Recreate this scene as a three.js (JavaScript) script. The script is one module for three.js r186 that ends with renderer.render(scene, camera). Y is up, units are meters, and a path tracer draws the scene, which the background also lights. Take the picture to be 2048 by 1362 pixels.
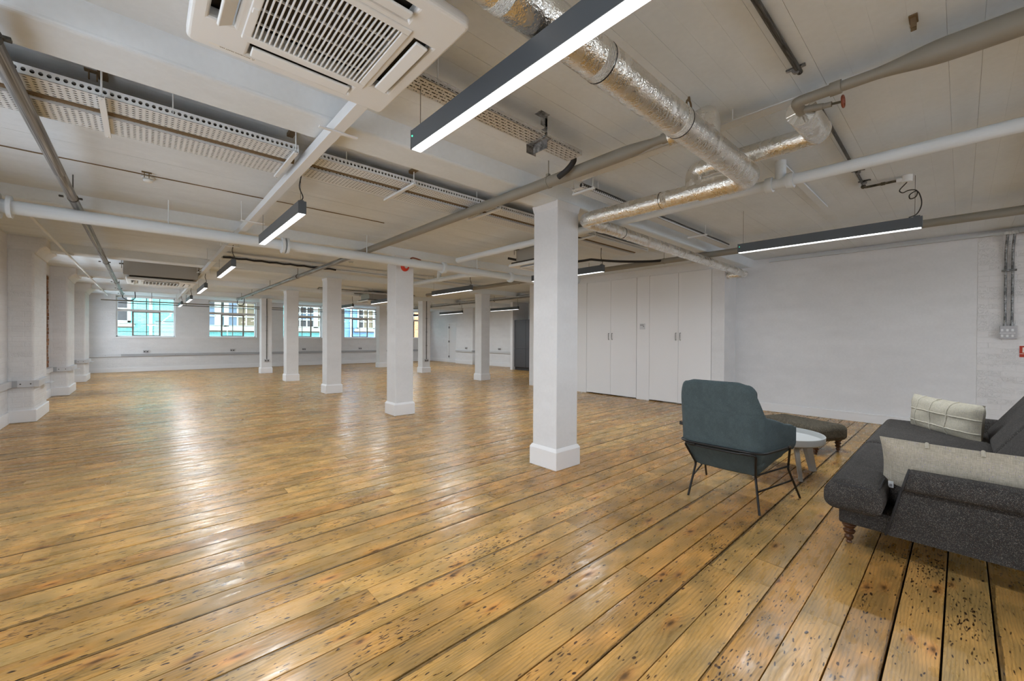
import * as THREE from 'three';
import { RoundedBoxGeometry } from 'three/addons/geometries/RoundedBoxGeometry.js';
import { mergeGeometries } from 'three/addons/utils/BufferGeometryUtils.js';
import { RectAreaLightUniformsLib } from 'three/addons/lights/RectAreaLightUniformsLib.js';

// ---------------------------------------------------------------- camera, sky, exposure
// Room axes: x runs along the floor boards (towards the right-hand wall), -z runs towards the far windows.
const scene = new THREE.Scene();
const camera = new THREE.PerspectiveCamera(2 * Math.atan(681 / 813.83) * 180 / Math.PI, 2048 / 1362, 0.05, 200);
{
  const yaw = 42.154 * Math.PI / 180, pit = -0.338 * Math.PI / 180, rol = 0.325 * Math.PI / 180;
  const F = new THREE.Vector3(Math.sin(yaw), 0, -Math.cos(yaw)), R = new THREE.Vector3(Math.cos(yaw), 0, Math.sin(yaw)), U = new THREE.Vector3(0, 1, 0);
  const F2 = F.clone().multiplyScalar(Math.cos(pit)).addScaledVector(U, Math.sin(pit));
  const U2 = U.clone().multiplyScalar(Math.cos(pit)).addScaledVector(F, -Math.sin(pit));
  const R3 = R.clone().multiplyScalar(Math.cos(rol)).addScaledVector(U2, Math.sin(rol));
  const U3 = U2.clone().multiplyScalar(Math.cos(rol)).addScaledVector(R, -Math.sin(rol));
  camera.position.set(0, 1.3, 0);
  camera.quaternion.setFromRotationMatrix(new THREE.Matrix4().makeBasis(R3, U3, F2.clone().negate()));
}
const SKY = 8, LAMP = 165;
scene.background = new THREE.Color().setRGB(0.90 * SKY, 0.97 * SKY, 1.06 * SKY);
RectAreaLightUniformsLib.init();
const renderer = new THREE.WebGLRenderer({ antialias: true });
renderer.toneMapping = THREE.LinearToneMapping;
renderer.toneMappingExposure = 0.78;
renderer.shadowMap.enabled = true;

// ---------------------------------------------------------------- helpers
let seed = 12345;
const rnd = () => { seed = (seed * 1664525 + 1013904223) >>> 0; return seed / 4294967296; };
const rr = (a, b) => a + (b - a) * rnd();
const P = (b, y, d) => new THREE.Vector3(b, y, -d);          // b along the boards, d towards the far windows
const used = {};
function numbered(n) { if (!(n in used)) { used[n] = 0; return n; } used[n]++; return n + '_' + String(used[n]).padStart(3, '0'); }
function shadows(m) { m.castShadow = true; m.receiveShadow = true; return m; }
function mesh(name, geo, m, parent) { const o = shadows(new THREE.Mesh(geo, m)); o.name = name; parent.add(o); return o; }
function thing(name, label, category, pos, group) {
  const o = new THREE.Group(); o.name = numbered(name); o.userData = { label, category };
  if (group) o.userData.group = group;
  if (pos) o.position.copy(pos);
  scene.add(o); return o;
}
function solo(name, geo, m, label, category, group) {
  const o = shadows(new THREE.Mesh(geo, m)); o.name = numbered(name); o.userData = { label, category }; if (group) o.userData.group = group;
  scene.add(o); return o;
}
function struct(name, geo, m, label, category) {
  const o = geo ? shadows(new THREE.Mesh(geo, m)) : new THREE.Group();
  o.name = numbered(name); o.userData = { kind: 'structure', label, category: category || name.split('_')[0] }; scene.add(o); return o;
}
// box from b0..b1, y0..y1, d0..d1, uv in metres
function bx(b0, b1, y0, y1, d0, d1) {
  const g = new THREE.BoxGeometry(b1 - b0, y1 - y0, Math.abs(d1 - d0)); g.translate((b0 + b1) / 2, (y0 + y1) / 2, -(d0 + d1) / 2); return metreUV(g);
}
function rbx(b0, b1, y0, y1, d0, d1, r = 0.004, seg = 2) {
  const g = new RoundedBoxGeometry(b1 - b0, y1 - y0, Math.abs(d1 - d0), seg, Math.min(r, (b1 - b0) / 2.01, (y1 - y0) / 2.01, Math.abs(d1 - d0) / 2.01));
  g.translate((b0 + b1) / 2, (y0 + y1) / 2, -(d0 + d1) / 2); return metreUV(g);
}
function metreUV(g) {
  if (g.index) g = g.toNonIndexed();
  const p = g.attributes.position, n = g.attributes.normal, uv = new Float32Array(p.count * 2);
  for (let i = 0; i < p.count; i += 3) {
    let nx = 0, ny = 0, nz = 0;
    for (let k = 0; k < 3; k++) { nx += Math.abs(n.getX(i + k)); ny += Math.abs(n.getY(i + k)); nz += Math.abs(n.getZ(i + k)); }
    for (let k = 0; k < 3; k++) {
      const x = p.getX(i + k), y = p.getY(i + k), z = p.getZ(i + k);
      const [a, b] = ny >= nx && ny >= nz ? [x, z] : nx >= nz ? [z, y] : [x, y];
      uv[2 * (i + k)] = a; uv[2 * (i + k) + 1] = b;
    }
  }
  g.setAttribute('uv', new THREE.BufferAttribute(uv, 2)); return g;
}
const merge = (a) => mergeGeometries(a.map((g) => { const h = g.index ? g.toNonIndexed() : g; for (const k of Object.keys(h.attributes)) if (!['position', 'normal', 'uv'].includes(k)) h.deleteAttribute(k); return h; }));
// cylinder between two points
function cyl(p, q, r, r2 = r, seg = 16) {
  const d = q.clone().sub(p), g = new THREE.CylinderGeometry(r2, r, d.length(), seg, 1);
  g.applyQuaternion(new THREE.Quaternion().setFromUnitVectors(new THREE.Vector3(0, 1, 0), d.clone().normalize()));
  const c = p.clone().add(q).multiplyScalar(0.5); g.translate(c.x, c.y, c.z); return g;
}
// path with rounded corners
function roundPath(pts, bend) {
  const out = [pts[0].clone()];
  for (let i = 1; i < pts.length - 1; i++) {
    const a = pts[i - 1], b = pts[i], c = pts[i + 1], u = a.clone().sub(b), v = c.clone().sub(b);
    const k = Math.min(bend, u.length() * 0.49, v.length() * 0.49); u.normalize(); v.normalize();
    const s = b.clone().addScaledVector(u, k), e = b.clone().addScaledVector(v, k);
    for (let j = 0; j <= 7; j++) { const t = j / 7; out.push(s.clone().multiplyScalar((1 - t) ** 2).addScaledVector(b, 2 * t * (1 - t)).addScaledVector(e, t * t)); }
  }
  out.push(pts[pts.length - 1].clone()); return out;
}
// swept tube along points, radius may be a function of distance; uv in metres
function sweep(pts, rad, seg = 14, caps = true) {
  const n = pts.length, pos = [], uv = [], idx = []; let L = 0, N = null;
  const rf = typeof rad === 'function' ? rad : () => rad;
  for (let i = 0; i < n; i++) {
    const T = (i < n - 1 ? pts[i + 1].clone().sub(pts[i]).normalize() : new THREE.Vector3()); if (i > 0) T.add(pts[i].clone().sub(pts[i - 1]).normalize()); T.normalize();
    if (!N) { N = new THREE.Vector3(0, 1, 0); if (Math.abs(T.y) > 0.9) N.set(1, 0, 0); }
    N.addScaledVector(T, -N.dot(T)).normalize(); const B = T.clone().cross(N);
    if (i > 0) L += pts[i].distanceTo(pts[i - 1]);
    const r = rf(L);
    for (let j = 0; j <= seg; j++) {
      const a = j / seg * Math.PI * 2, p = pts[i].clone().addScaledVector(N, Math.cos(a) * r).addScaledVector(B, Math.sin(a) * r);
      pos.push(p.x, p.y, p.z); uv.push(j / seg * 2 * Math.PI * Math.max(r, 0.02), L);
    }
    if (i > 0) for (let j = 0; j < seg; j++) { const a = (i - 1) * (seg + 1) + j, b = a + seg + 1; idx.push(a, a + 1, b, b, a + 1, b + 1); }
  }
  if (caps) for (const [i, f] of [[0, 1], [n - 1, 0]]) {
    const c = pos.length / 3; pos.push(pts[i].x, pts[i].y, pts[i].z); uv.push(0, 0);
    const ring = []; for (let j = 0; j <= seg; j++) { const s = (i * (seg + 1) + j) * 3; ring.push(pos.length / 3); pos.push(pos[s], pos[s + 1], pos[s + 2]); uv.push(0.01 * Math.cos(j), 0.01 * Math.sin(j)); }
    for (let j = 0; j < seg; j++) f ? idx.push(c, ring[j + 1], ring[j]) : idx.push(c, ring[j], ring[j + 1]);
  }
  const g = new THREE.BufferGeometry(); g.setAttribute('position', new THREE.Float32BufferAttribute(pos, 3)); g.setAttribute('uv', new THREE.Float32BufferAttribute(uv, 2)); g.setIndex(idx); g.computeVertexNormals(); return g;
}
const subdivide = (a, b, step) => { const n = Math.max(1, Math.round(a.distanceTo(b) / step)), o = []; for (let i = 0; i <= n; i++) o.push(a.clone().lerp(b, i / n)); return o; };
const sag = (a, b, drop, n = 12) => { const o = []; for (let i = 0; i <= n; i++) { const t = i / n, p = a.clone().lerp(b, t); p.y -= drop * 4 * t * (1 - t); o.push(p); } return o; };
const spline = (pts, n = 24) => new THREE.CatmullRomCurve3(pts).getPoints(n);
function lathe(profile, seg = 24) { return new THREE.LatheGeometry(profile.map(([r, y]) => new THREE.Vector2(r, y)), seg); }

// ---------------------------------------------------------------- noise and textures
const hash = (x, y) => { let h = (x * 374761393 + y * 668265263) | 0; h = Math.imul(h ^ (h >>> 13), 1274126177); return ((h ^ (h >>> 16)) >>> 0) / 4294967296; };
function vnoise(x, y, px = 0, py = 0) { // value noise, optional periods
  const xi = Math.floor(x), yi = Math.floor(y), fx = x - xi, fy = y - yi, w = (i, p) => p ? ((i % p) + p) % p : i;
  const sx = fx * fx * (3 - 2 * fx), sy = fy * fy * (3 - 2 * fy), a = w(xi, px), b = w(xi + 1, px), c = w(yi, py), d = w(yi + 1, py);
  return (hash(a, c) * (1 - sx) + hash(b, c) * sx) * (1 - sy) + (hash(a, d) * (1 - sx) + hash(b, d) * sx) * sy;
}
function tex(w, h, fn, srgb, repeat) { // fn(i, j) -> [r,g,b,(a)] 0..255
  const data = new Uint8Array(w * h * 4);
  for (let j = 0; j < h; j++) for (let i = 0; i < w; i++) { const c = fn(i, j), k = 4 * (j * w + i); data[k] = c[0]; data[k + 1] = c[1]; data[k + 2] = c[2]; data[k + 3] = 255; }
  return dtex(data, w, h, srgb, repeat);
}
function dtex(data, w, h, srgb, repeat) {
  const t = new THREE.DataTexture(data, w, h); t.wrapS = t.wrapT = THREE.RepeatWrapping; t.magFilter = THREE.LinearFilter; t.minFilter = THREE.LinearMipmapLinearFilter; t.generateMipmaps = true;
  if (srgb) t.colorSpace = THREE.SRGBColorSpace; if (repeat) t.repeat.set(...repeat); t.needsUpdate = true; return t;
}
const clamp = (x, a = 0, b = 255) => Math.max(a, Math.min(b, x));

// floor boards: one sheet of 12 strips, 4 m along the grain
const FW = 2048, FH = 1152, NS = 12, SH = FH / NS;
const floorCol = new Uint8Array(FW * FH * 4), floorRgh = new Uint8Array(FW * FH * 4), floorBmp = new Uint8Array(FW * FH * 4);
{
  const val = new Float32Array(FW * FH * 3), hgt = new Float32Array(FW * FH);
  const toneA = [177, 138, 78], toneB = [187, 152, 93], toneC = [162, 121, 64];
  for (let s = 0; s < NS; s++) {
    const mixT = rnd(), red = rnd(), c0 = toneA.map((v, i) => mixT < 0.5 ? v + (toneB[i] - v) * mixT * 2 : v + (toneC[i] - v) * (mixT - 0.5) * 1.7);
    const off = rr(0, 50), center = rr(-0.6, 1.6), freq = rr(16, 30), edge = rnd() < 0.3 ? rr(0.03, 0.12) : 0, edge2 = rnd() < 0.15 ? rr(0.03, 0.1) : 0;
    const knots = []; for (let k = 0, n = Math.floor(rr(3, 8)); k < n; k++) knots.push([rr(0, FW), rr(8, SH - 8), rr(3, 8)]);
    for (let j = 0; j < SH; j++) for (let i = 0; i < FW; i++) {
      const v = j / SH, row = s * SH + j, k = row * FW + i;
      let warp = vnoise(i / 128, v * 1.6 + off, 16) * 0.9 + vnoise(i / 32, v * 4 + off, 64) * 0.12;
      let kd = 0, kr = 0;
      for (const [kx, ky, kR] of knots) { let dx = Math.abs(i - kx); if (dx > FW / 2) dx = FW - dx; if (dx > 90) continue; const dy = j - ky, d2 = (dx / 2.2) ** 2 + dy * dy, e = Math.exp(-d2 / (kR * kR * 5)); warp += e * 0.55; kd = Math.max(kd, Math.exp(-(d2 / (kR * kR)) * 1.2)); kr = Math.max(kr, e); }
      const ring = 0.5 + 0.5 * Math.sin((Math.abs(v - center) * freq + warp * 5) * 3.1);
      const fine = vnoise(i / 16, j * 0.9 + off * 9, 128) - 0.5, patch = vnoise(i / 64 + 3, v * 2.2 + off + 7, 32), patch2 = vnoise(i / 170, s * 7.1 + off, 0);
      let m = 1 - 0.12 * ring ** 3 + fine * 0.13 + (patch - 0.5) * 0.26 + (patch2 - 0.5) * 0.16;
      if (edge && v < edge * (0.6 + patch)) m *= 0.62 + 0.2 * fine; if (edge2 && 1 - v < edge2 * (0.6 + patch)) m *= 0.66 + 0.2 * fine;
      m *= 1 - 0.5 * kd; const warm = kr * 0.15 + red * 0.06 + (patch - 0.5) * 0.08;
      val[3 * k] = c0[0] * m * (1 + warm * 0.2); val[3 * k + 1] = c0[1] * m * (1 - warm * 0.45); val[3 * k + 2] = c0[2] * m * (1 - warm * 0.9);
      hgt[k] = 150 - 8 * ring ** 3 + fine * 26 - 30 * kd;
    }
    // dark chips, holes and dashes left by old fixings
    const busy = rnd(), n = Math.floor(110 + busy * busy * 480), cl = []; for (let c = 0; c < 5; c++) cl.push([rr(0, FW), rr(80, 300)]);
    for (let q = 0; q < n; q++) {
      const [cx0, sp] = cl[Math.floor(rnd() * 5)], cx = rnd() < 0.4 ? rr(0, FW) : cx0 + (rnd() + rnd() + rnd() - 1.5) * sp, cy = rr(3, SH - 4), big = rnd() < 0.05, lx = big ? rr(4, 8) : rr(1.8, 8), ly = big ? rr(2.5, 4) : rr(0.8, 1.9), dk = rr(0.5, 0.92), sl = rr(-0.25, 0.25);
      for (let dj = -5; dj <= 5; dj++) for (let di = -13; di <= 13; di++) {
        const j = Math.round(cy + dj), i = ((Math.round(cx + di) % FW) + FW) % FW; if (j < 0 || j >= SH) continue;
        const d = (di / lx) ** 2 + ((dj - di * sl) / ly) ** 2 + vnoise(di * 0.7 + q, dj * 0.9) * 0.7, e = d < 1 ? 1 : d < 1.8 ? (1.8 - d) / 0.8 : 0; if (!e) continue;
        const k = (s * SH + j) * FW + i; for (let c = 0; c < 3; c++) val[3 * k + c] *= 1 - dk * e * (c === 0 ? 0.93 : 1); hgt[k] -= 30 * e * dk;
      }
    }
    // scratches and cross marks
    for (let q = 0; q < 16; q++) { let x = rr(0, FW), y = rr(4, SH - 4), a = rr(-0.5, 0.5) + (rnd() < 0.3 ? 1.3 : 0); const l = rr(10, 60), dk = rr(0.1, 0.35); for (let t = 0; t < l; t++) { const j = Math.round(y), i = ((Math.round(x) % FW) + FW) % FW; if (j >= 0 && j < SH) { const k = (s * SH + j) * FW + i; for (let c = 0; c < 3; c++) val[3 * k + c] *= 1 - dk; hgt[k] -= 25; } x += Math.cos(a); y += Math.sin(a) * 0.5; a += rr(-0.06, 0.06); } }
  }
  for (let k = 0; k < FW * FH; k++) {
    const i = k % FW, j = (k / FW) | 0, w = vnoise(i / 40, j / 12, 0, 0), w2 = vnoise(i / 9 + 5, j / 3);
    floorCol[4 * k] = clamp(val[3 * k]); floorCol[4 * k + 1] = clamp(val[3 * k + 1]); floorCol[4 * k + 2] = clamp(val[3 * k + 2]); floorCol[4 * k + 3] = 255;
    const r = clamp(150 + (w - 0.5) * 120 + (w2 - 0.5) * 40 + (150 - hgt[k]) * 0.8); floorRgh[4 * k] = floorRgh[4 * k + 1] = floorRgh[4 * k + 2] = r; floorRgh[4 * k + 3] = 255;
    const b = clamp(hgt[k] + (w - 0.5) * 26); floorBmp[4 * k] = floorBmp[4 * k + 1] = floorBmp[4 * k + 2] = b; floorBmp[4 * k + 3] = 255;
  }
}
const tFloorC = dtex(floorCol, FW, FH, true), tFloorR = dtex(floorRgh, FW, FH, false), tFloorB = dtex(floorBmp, FW, FH, false);

// painted brick relief, 1.2 m x 0.9 m sheet
const tBrick = tex(1024, 768, (i, j) => {
  const u = i / 1024 * 1.2, v = j / 768 * 0.9, row = Math.floor(v / 0.075), fx = ((u / 0.24 + (row % 2) * 0.5) % 1), fy = (v / 0.075) % 1;
  const e = Math.min(fx * 0.24, (1 - fx) * 0.24, fy * 0.075, (1 - fy) * 0.075), jn = clamp(e / 0.008, 0, 1), c = Math.floor(u / 0.24 + (row % 2) * 0.5) % 5;
  const h = jn * (150 + hash(c, row) * 40) + 40 + vnoise(i / 5, j / 5, 0, 0) * 36 + vnoise(i / 20, j / 20) * 26; return [h, h, h];
}, false, [1 / 1.2, 1 / 0.9]);
// brushed paint with faint grey variation, 2 m sheet
const tPlaster = tex(512, 512, (i, j) => { const h = 128 + (vnoise(i / 64, j / 64, 8, 8) - 0.5) * 90 + (vnoise(i / 12, j / 12) - 0.5) * 50 + (vnoise(i / 3, j / 3) - 0.5) * 30; return [h, h, h]; }, false, [0.5, 0.5]);
const tPaint = tex(512, 512, (i, j) => { const h = 246 + (vnoise(i / 128, j / 32, 4, 16) - 0.5) * 7 + (vnoise(i / 32 + 9, j / 16, 16, 32) - 0.5) * 5 + (vnoise(i / 4, j / 4) - 0.5) * 4; return [h, h, h]; }, true, [0.4, 0.4]);
// crinkled foil
const tFoil = tex(512, 512, (i, j) => {
  let h = 128; for (const [s, a, px, sx] of [[46, 70, 0, 1], [18, 60, 0, 1.8], [8, 46, 0, 2.2]]) { const n = vnoise(i / s * sx + s, j / s * 1.6 + vnoise(i / 30, j / 30) * 2); h += (1 - Math.abs(n * 2 - 1) * 2) * a * 0.6; } return [clamp(h), clamp(h), clamp(h)];
}, false, [2.2, 2.2]);
const tFoilR = tex(256, 256, (i, j) => { const h = 90 + vnoise(i / 20, j / 20) * 110 + vnoise(i / 5, j / 5) * 40; return [h, h, h]; }, false, [2, 2]);
// tweed and plain weave
const tTweed = tex(512, 512, (i, j) => { const t = hash((i >> 1) + 7, (j >> 1) + (((i >> 2) & 1) ? 31 : 0)), d = ((i >> 1) + (j >> 1)) % 4, n = vnoise(i / 60, j / 60, 0, 0); let v = 28 + d * 5 + n * 8 + hash(i, j) * 9; let r = v * 1.03, g = v, b = v * 0.98; if (t > 0.90) { r += 64; g += 61; b += 57; } else if (t > 0.66) { r += 22; g += 21; b += 20; } else if (t < 0.06) { r += 22; g += 8; } return [r, g, b]; }, true, [1.7, 1.7]);
const tTweedB = tex(256, 256, (i, j) => { const v = 60 + 150 * hash(i >> 1, j >> 1) * 0.6 + (((i >> 1) + (j >> 1)) % 3) * 30; return [v, v, v]; }, false, [2.6, 2.6]);
const tWeave = tex(256, 256, (i, j) => { const v = 128 + (((i >> 1) % 2) ^ ((j >> 1) % 2) ? 45 : -45) + (hash(i, j) - 0.5) * 60; return [v, v, v]; }, false, [5, 5]);
const tMelange = tex(256, 256, (i, j) => { const v = 205 + (hash(i, j >> 1) - 0.5) * 70 + (vnoise(i / 30, j / 30) - 0.5) * 20; return [v, v, v]; }, true, [4, 4]);
const tLinen = tex(256, 256, (i, j) => { const v = 225 + (hash(i, j >> 4) - 0.5) * 34 + (hash(i >> 4, j) - 0.5) * 34; return [v, v, v * 0.99]; }, true, [4, 4]);
const tSpeck = tex(256, 256, (i, j) => { const t = hash(i >> 1, j >> 1), n = vnoise(i / 14, j / 14); let v = 56 + n * 24; if (t > 0.82) v += 50; if (t < 0.15) v -= 24; return [v * 1.08, v, v * 0.84]; }, true, [3.5, 3.5]);
const tGalv = tex(256, 256, (i, j) => { const v = 150 + (vnoise(i / 18, j / 18) - 0.5) * 100 + (vnoise(i / 6, j / 6) - 0.5) * 60; return [v, v, v]; }, true, [3, 3]);
// perforation masks: white is metal
const tDots = tex(128, 128, (i, j) => { const x = (i % 32) - 16, y = (j % 32) - 16; const h = (x / 9.5) ** 2 + (y / 6.5) ** 2 < 1 ? 0 : 255; return [h, h, h]; }, false, [8.6, 8.6]);
const tSlots = tex(256, 128, (i, j) => { const row = Math.floor(j / 32), y = (j % 32) - 16, p = (i + (row % 2) * 64) % 128; const h = Math.abs(y) < 5.5 && ((p > 16 && p < 76) || (p > 92 && p < 112)) ? 0 : 255; return [h, h, h]; }, false, [10, 10]);
// alley bricks
function brickTex(c1, c2, mortar, sx = 0.225, sy = 0.075) {
  return tex(512, 512, (i, j) => { const u = i / 512 * 1.8, v = j / 512 * 1.2, row = Math.floor(v / sy), fx = (u / sx + (row % 2) * 0.5) % 1, fy = (v / sy) % 1, m = fx < 0.06 || fy < 0.16; const t = hash(Math.floor(u / sx + (row % 2) * 0.5) % 8, row), n = (vnoise(i / 6, j / 6) - 0.5) * 16; return m ? mortar.map((q) => clamp(q + n)) : c1.map((q, k) => clamp(q + (c2[k] - q) * t + n)); }, true, [1 / 1.8, 1 / 1.2]);
}

// ---------------------------------------------------------------- materials
const std = (o) => new THREE.MeshStandardMaterial(o);
const rgb = (r, g, b) => new THREE.Color().setRGB(r, g, b);
const M = {
  ceil: std({ color: rgb(0.755, 0.82, 0.875), roughness: 0.75, map: tPaint, bumpMap: tPlaster, bumpScale: 0.001 }),
  wall: std({ color: rgb(0.80, 0.81, 0.83), roughness: 0.7, map: tPaint, bumpMap: tPlaster, bumpScale: 0.0009 }),
  brickWall: std({ color: rgb(0.80, 0.805, 0.82), roughness: 0.6, map: tPaint, bumpMap: tBrick, bumpScale: 0.003 }),
  column: std({ color: rgb(0.77, 0.785, 0.805), roughness: 0.6, map: tPaint, bumpMap: tPlaster, bumpScale: 0.0006 }),
  trim: std({ color: rgb(0.80, 0.805, 0.82), roughness: 0.42 }),
  white: std({ color: rgb(0.72, 0.75, 0.77), roughness: 0.5 }),
  plastic: std({ color: rgb(0.74, 0.765, 0.775), roughness: 0.42 }),
  cupboard: std({ color: rgb(0.80, 0.805, 0.82), roughness: 0.45 }),
  black: std({ color: rgb(0.012, 0.012, 0.013), roughness: 0.5 }),
  rubber: std({ color: rgb(0.02, 0.02, 0.022), roughness: 0.7 }),
  lamp: std({ color: rgb(0.075, 0.085, 0.095), roughness: 0.4 }),
  galv: std({ color: rgb(0.80, 0.81, 0.82), roughness: 0.42, metalness: 0.5, map: tGalv }),
  steelDark: std({ color: rgb(0.30, 0.29, 0.26), roughness: 0.5, metalness: 0.7, map: tGalv }),
  brass: std({ color: rgb(0.30, 0.26, 0.18), roughness: 0.45, metalness: 0.7, map: tGalv }),
  beige: std({ color: rgb(0.25, 0.235, 0.20), roughness: 0.55 }),
  foil: std({ color: rgb(0.80, 0.78, 0.73), roughness: 0.42, roughnessMap: tFoilR, metalness: 1, bumpMap: tFoil, bumpScale: 0.0035 }),
  dotsW: std({ color: rgb(0.70, 0.735, 0.76), roughness: 0.55, alphaMap: tDots, alphaTest: 0.5, side: THREE.DoubleSide }),
  slotsW: std({ color: rgb(0.70, 0.735, 0.76), roughness: 0.55, alphaMap: tSlots, alphaTest: 0.5, side: THREE.DoubleSide }),
  slotsG: std({ color: rgb(0.62, 0.63, 0.63), roughness: 0.5, metalness: 0.5, alphaMap: tSlots, alphaTest: 0.5, side: THREE.DoubleSide }),
  rust: std({ color: rgb(0.16, 0.11, 0.06), roughness: 0.9 }),
  red: std({ color: rgb(0.62, 0.035, 0.012), roughness: 0.4 }),
  valveRed: std({ color: rgb(0.22, 0.05, 0.02), roughness: 0.6 }),
  grey: std({ color: rgb(0.32, 0.32, 0.34), roughness: 0.45 }),
  greyMetal: std({ color: rgb(0.42, 0.42, 0.44), roughness: 0.45, metalness: 0.4 }),
  trunk: std({ color: rgb(0.40, 0.41, 0.43), roughness: 0.45, metalness: 0.3 }),
  trunkPale: std({ color: rgb(0.60, 0.61, 0.63), roughness: 0.45, metalness: 0.2 }),
  kitchen: std({ color: rgb(0.062, 0.064, 0.072), roughness: 0.5 }),
  kitchenPlinth: std({ color: rgb(0.03, 0.03, 0.034), roughness: 0.5 }),
  under: std({ color: rgb(0.03, 0.024, 0.018), roughness: 1 }),
  chairFabric: std({ color: rgb(0.105, 0.15, 0.165), roughness: 0.95, map: tMelange, bumpMap: tWeave, bumpScale: 0.0008 }),
  chairFrame: std({ color: rgb(0.012, 0.012, 0.013), roughness: 0.4, metalness: 0.2 }),
  sofa: std({ color: rgb(1, 1, 1), roughness: 0.95, map: tTweed, bumpMap: tTweedB, bumpScale: 0.0012 }),
  piping: std({ color: rgb(0.035, 0.035, 0.037), roughness: 0.95 }),
  ottoman: std({ color: rgb(1, 1, 1), roughness: 0.95, map: tSpeck, bumpMap: tWeave, bumpScale: 0.0015 }),
  turned: std({ color: rgb(0.095, 0.040, 0.018), roughness: 0.35 }),
  linen: std({ color: rgb(0.62, 0.58, 0.48), roughness: 0.95, map: tLinen, bumpMap: tWeave, bumpScale: 0.0012 }),
  linenBack: std({ color: rgb(0.58, 0.53, 0.44), roughness: 0.95, map: tLinen, bumpMap: tWeave, bumpScale: 0.0008 }),
  fringe: std({ color: rgb(0.66, 0.62, 0.52), roughness: 1, map: tLinen }),
  table: std({ color: rgb(0.52, 0.54, 0.54), roughness: 0.4 }),
  tableLeg: std({ color: rgb(0.40, 0.40, 0.385), roughness: 0.5 }),
  glass: new THREE.MeshPhysicalMaterial({ color: 0xffffff, roughness: 0.02, transmission: 1, thickness: 0, ior: 1.45 }),
  steelBar: std({ color: rgb(0.24, 0.20, 0.17), roughness: 0.6 }),
  brownBrick: std({ color: rgb(1, 1, 1), roughness: 0.95 }),
  teal: std({ color: rgb(1, 1, 1), roughness: 0.8, map: brickTex([118, 200, 194], [146, 216, 210], [92, 172, 176]) }),
  blue: std({ color: rgb(1, 1, 1), roughness: 0.8, map: brickTex([120, 168, 222], [138, 184, 232], [108, 152, 208]) }),
  orange: std({ color: rgb(1, 1, 1), roughness: 0.9, map: brickTex([176, 112, 66], [206, 140, 88], [196, 176, 150]) }),
  mint: std({ color: rgb(0.50, 0.68, 0.58), roughness: 0.5 }),
  paleFrame: std({ color: rgb(0.58, 0.68, 0.63), roughness: 0.5 }),
  darkGlass: std({ color: rgb(0.06, 0.063, 0.066), roughness: 0.6 }),
  blindGlass: std({ color: rgb(0.22, 0.19, 0.12), roughness: 0.6 }),
  blueGlass: std({ color: rgb(0.18, 0.26, 0.34), roughness: 0.6 }),
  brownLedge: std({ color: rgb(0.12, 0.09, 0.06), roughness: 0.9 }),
  road: std({ color: rgb(0.45, 0.45, 0.44), roughness: 0.9 }),
  roof: std({ color: rgb(0.3, 0.3, 0.3), roughness: 0.9 }),
};
const floorMats = [[1, 1, 1], [0.92, 0.91, 0.89], [1.05, 1.04, 1.02], [0.95, 0.92, 0.87]].map((c) => std({ color: rgb(...c), map: tFloorC, roughness: 0.52, roughnessMap: tFloorR, bumpMap: tFloorB, bumpScale: 0.0016 }));
const glow = new THREE.MeshStandardMaterial({ color: 0xffffff, emissive: rgb(0.96, 0.98, 1.0), emissiveIntensity: 3.5, roughness: 0.6 });
const ledMat = new THREE.MeshStandardMaterial({ color: rgb(0.1, 0.6, 0.4), emissive: rgb(0.1, 0.9, 0.55), emissiveIntensity: 1.6 });

// ---------------------------------------------------------------- setting
const SLAB = 2.78, SOFF = 2.65, DW = 20.25, DB = -5.2, BL = -1.48, BR = 8.45, BF = 12.1;

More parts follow.
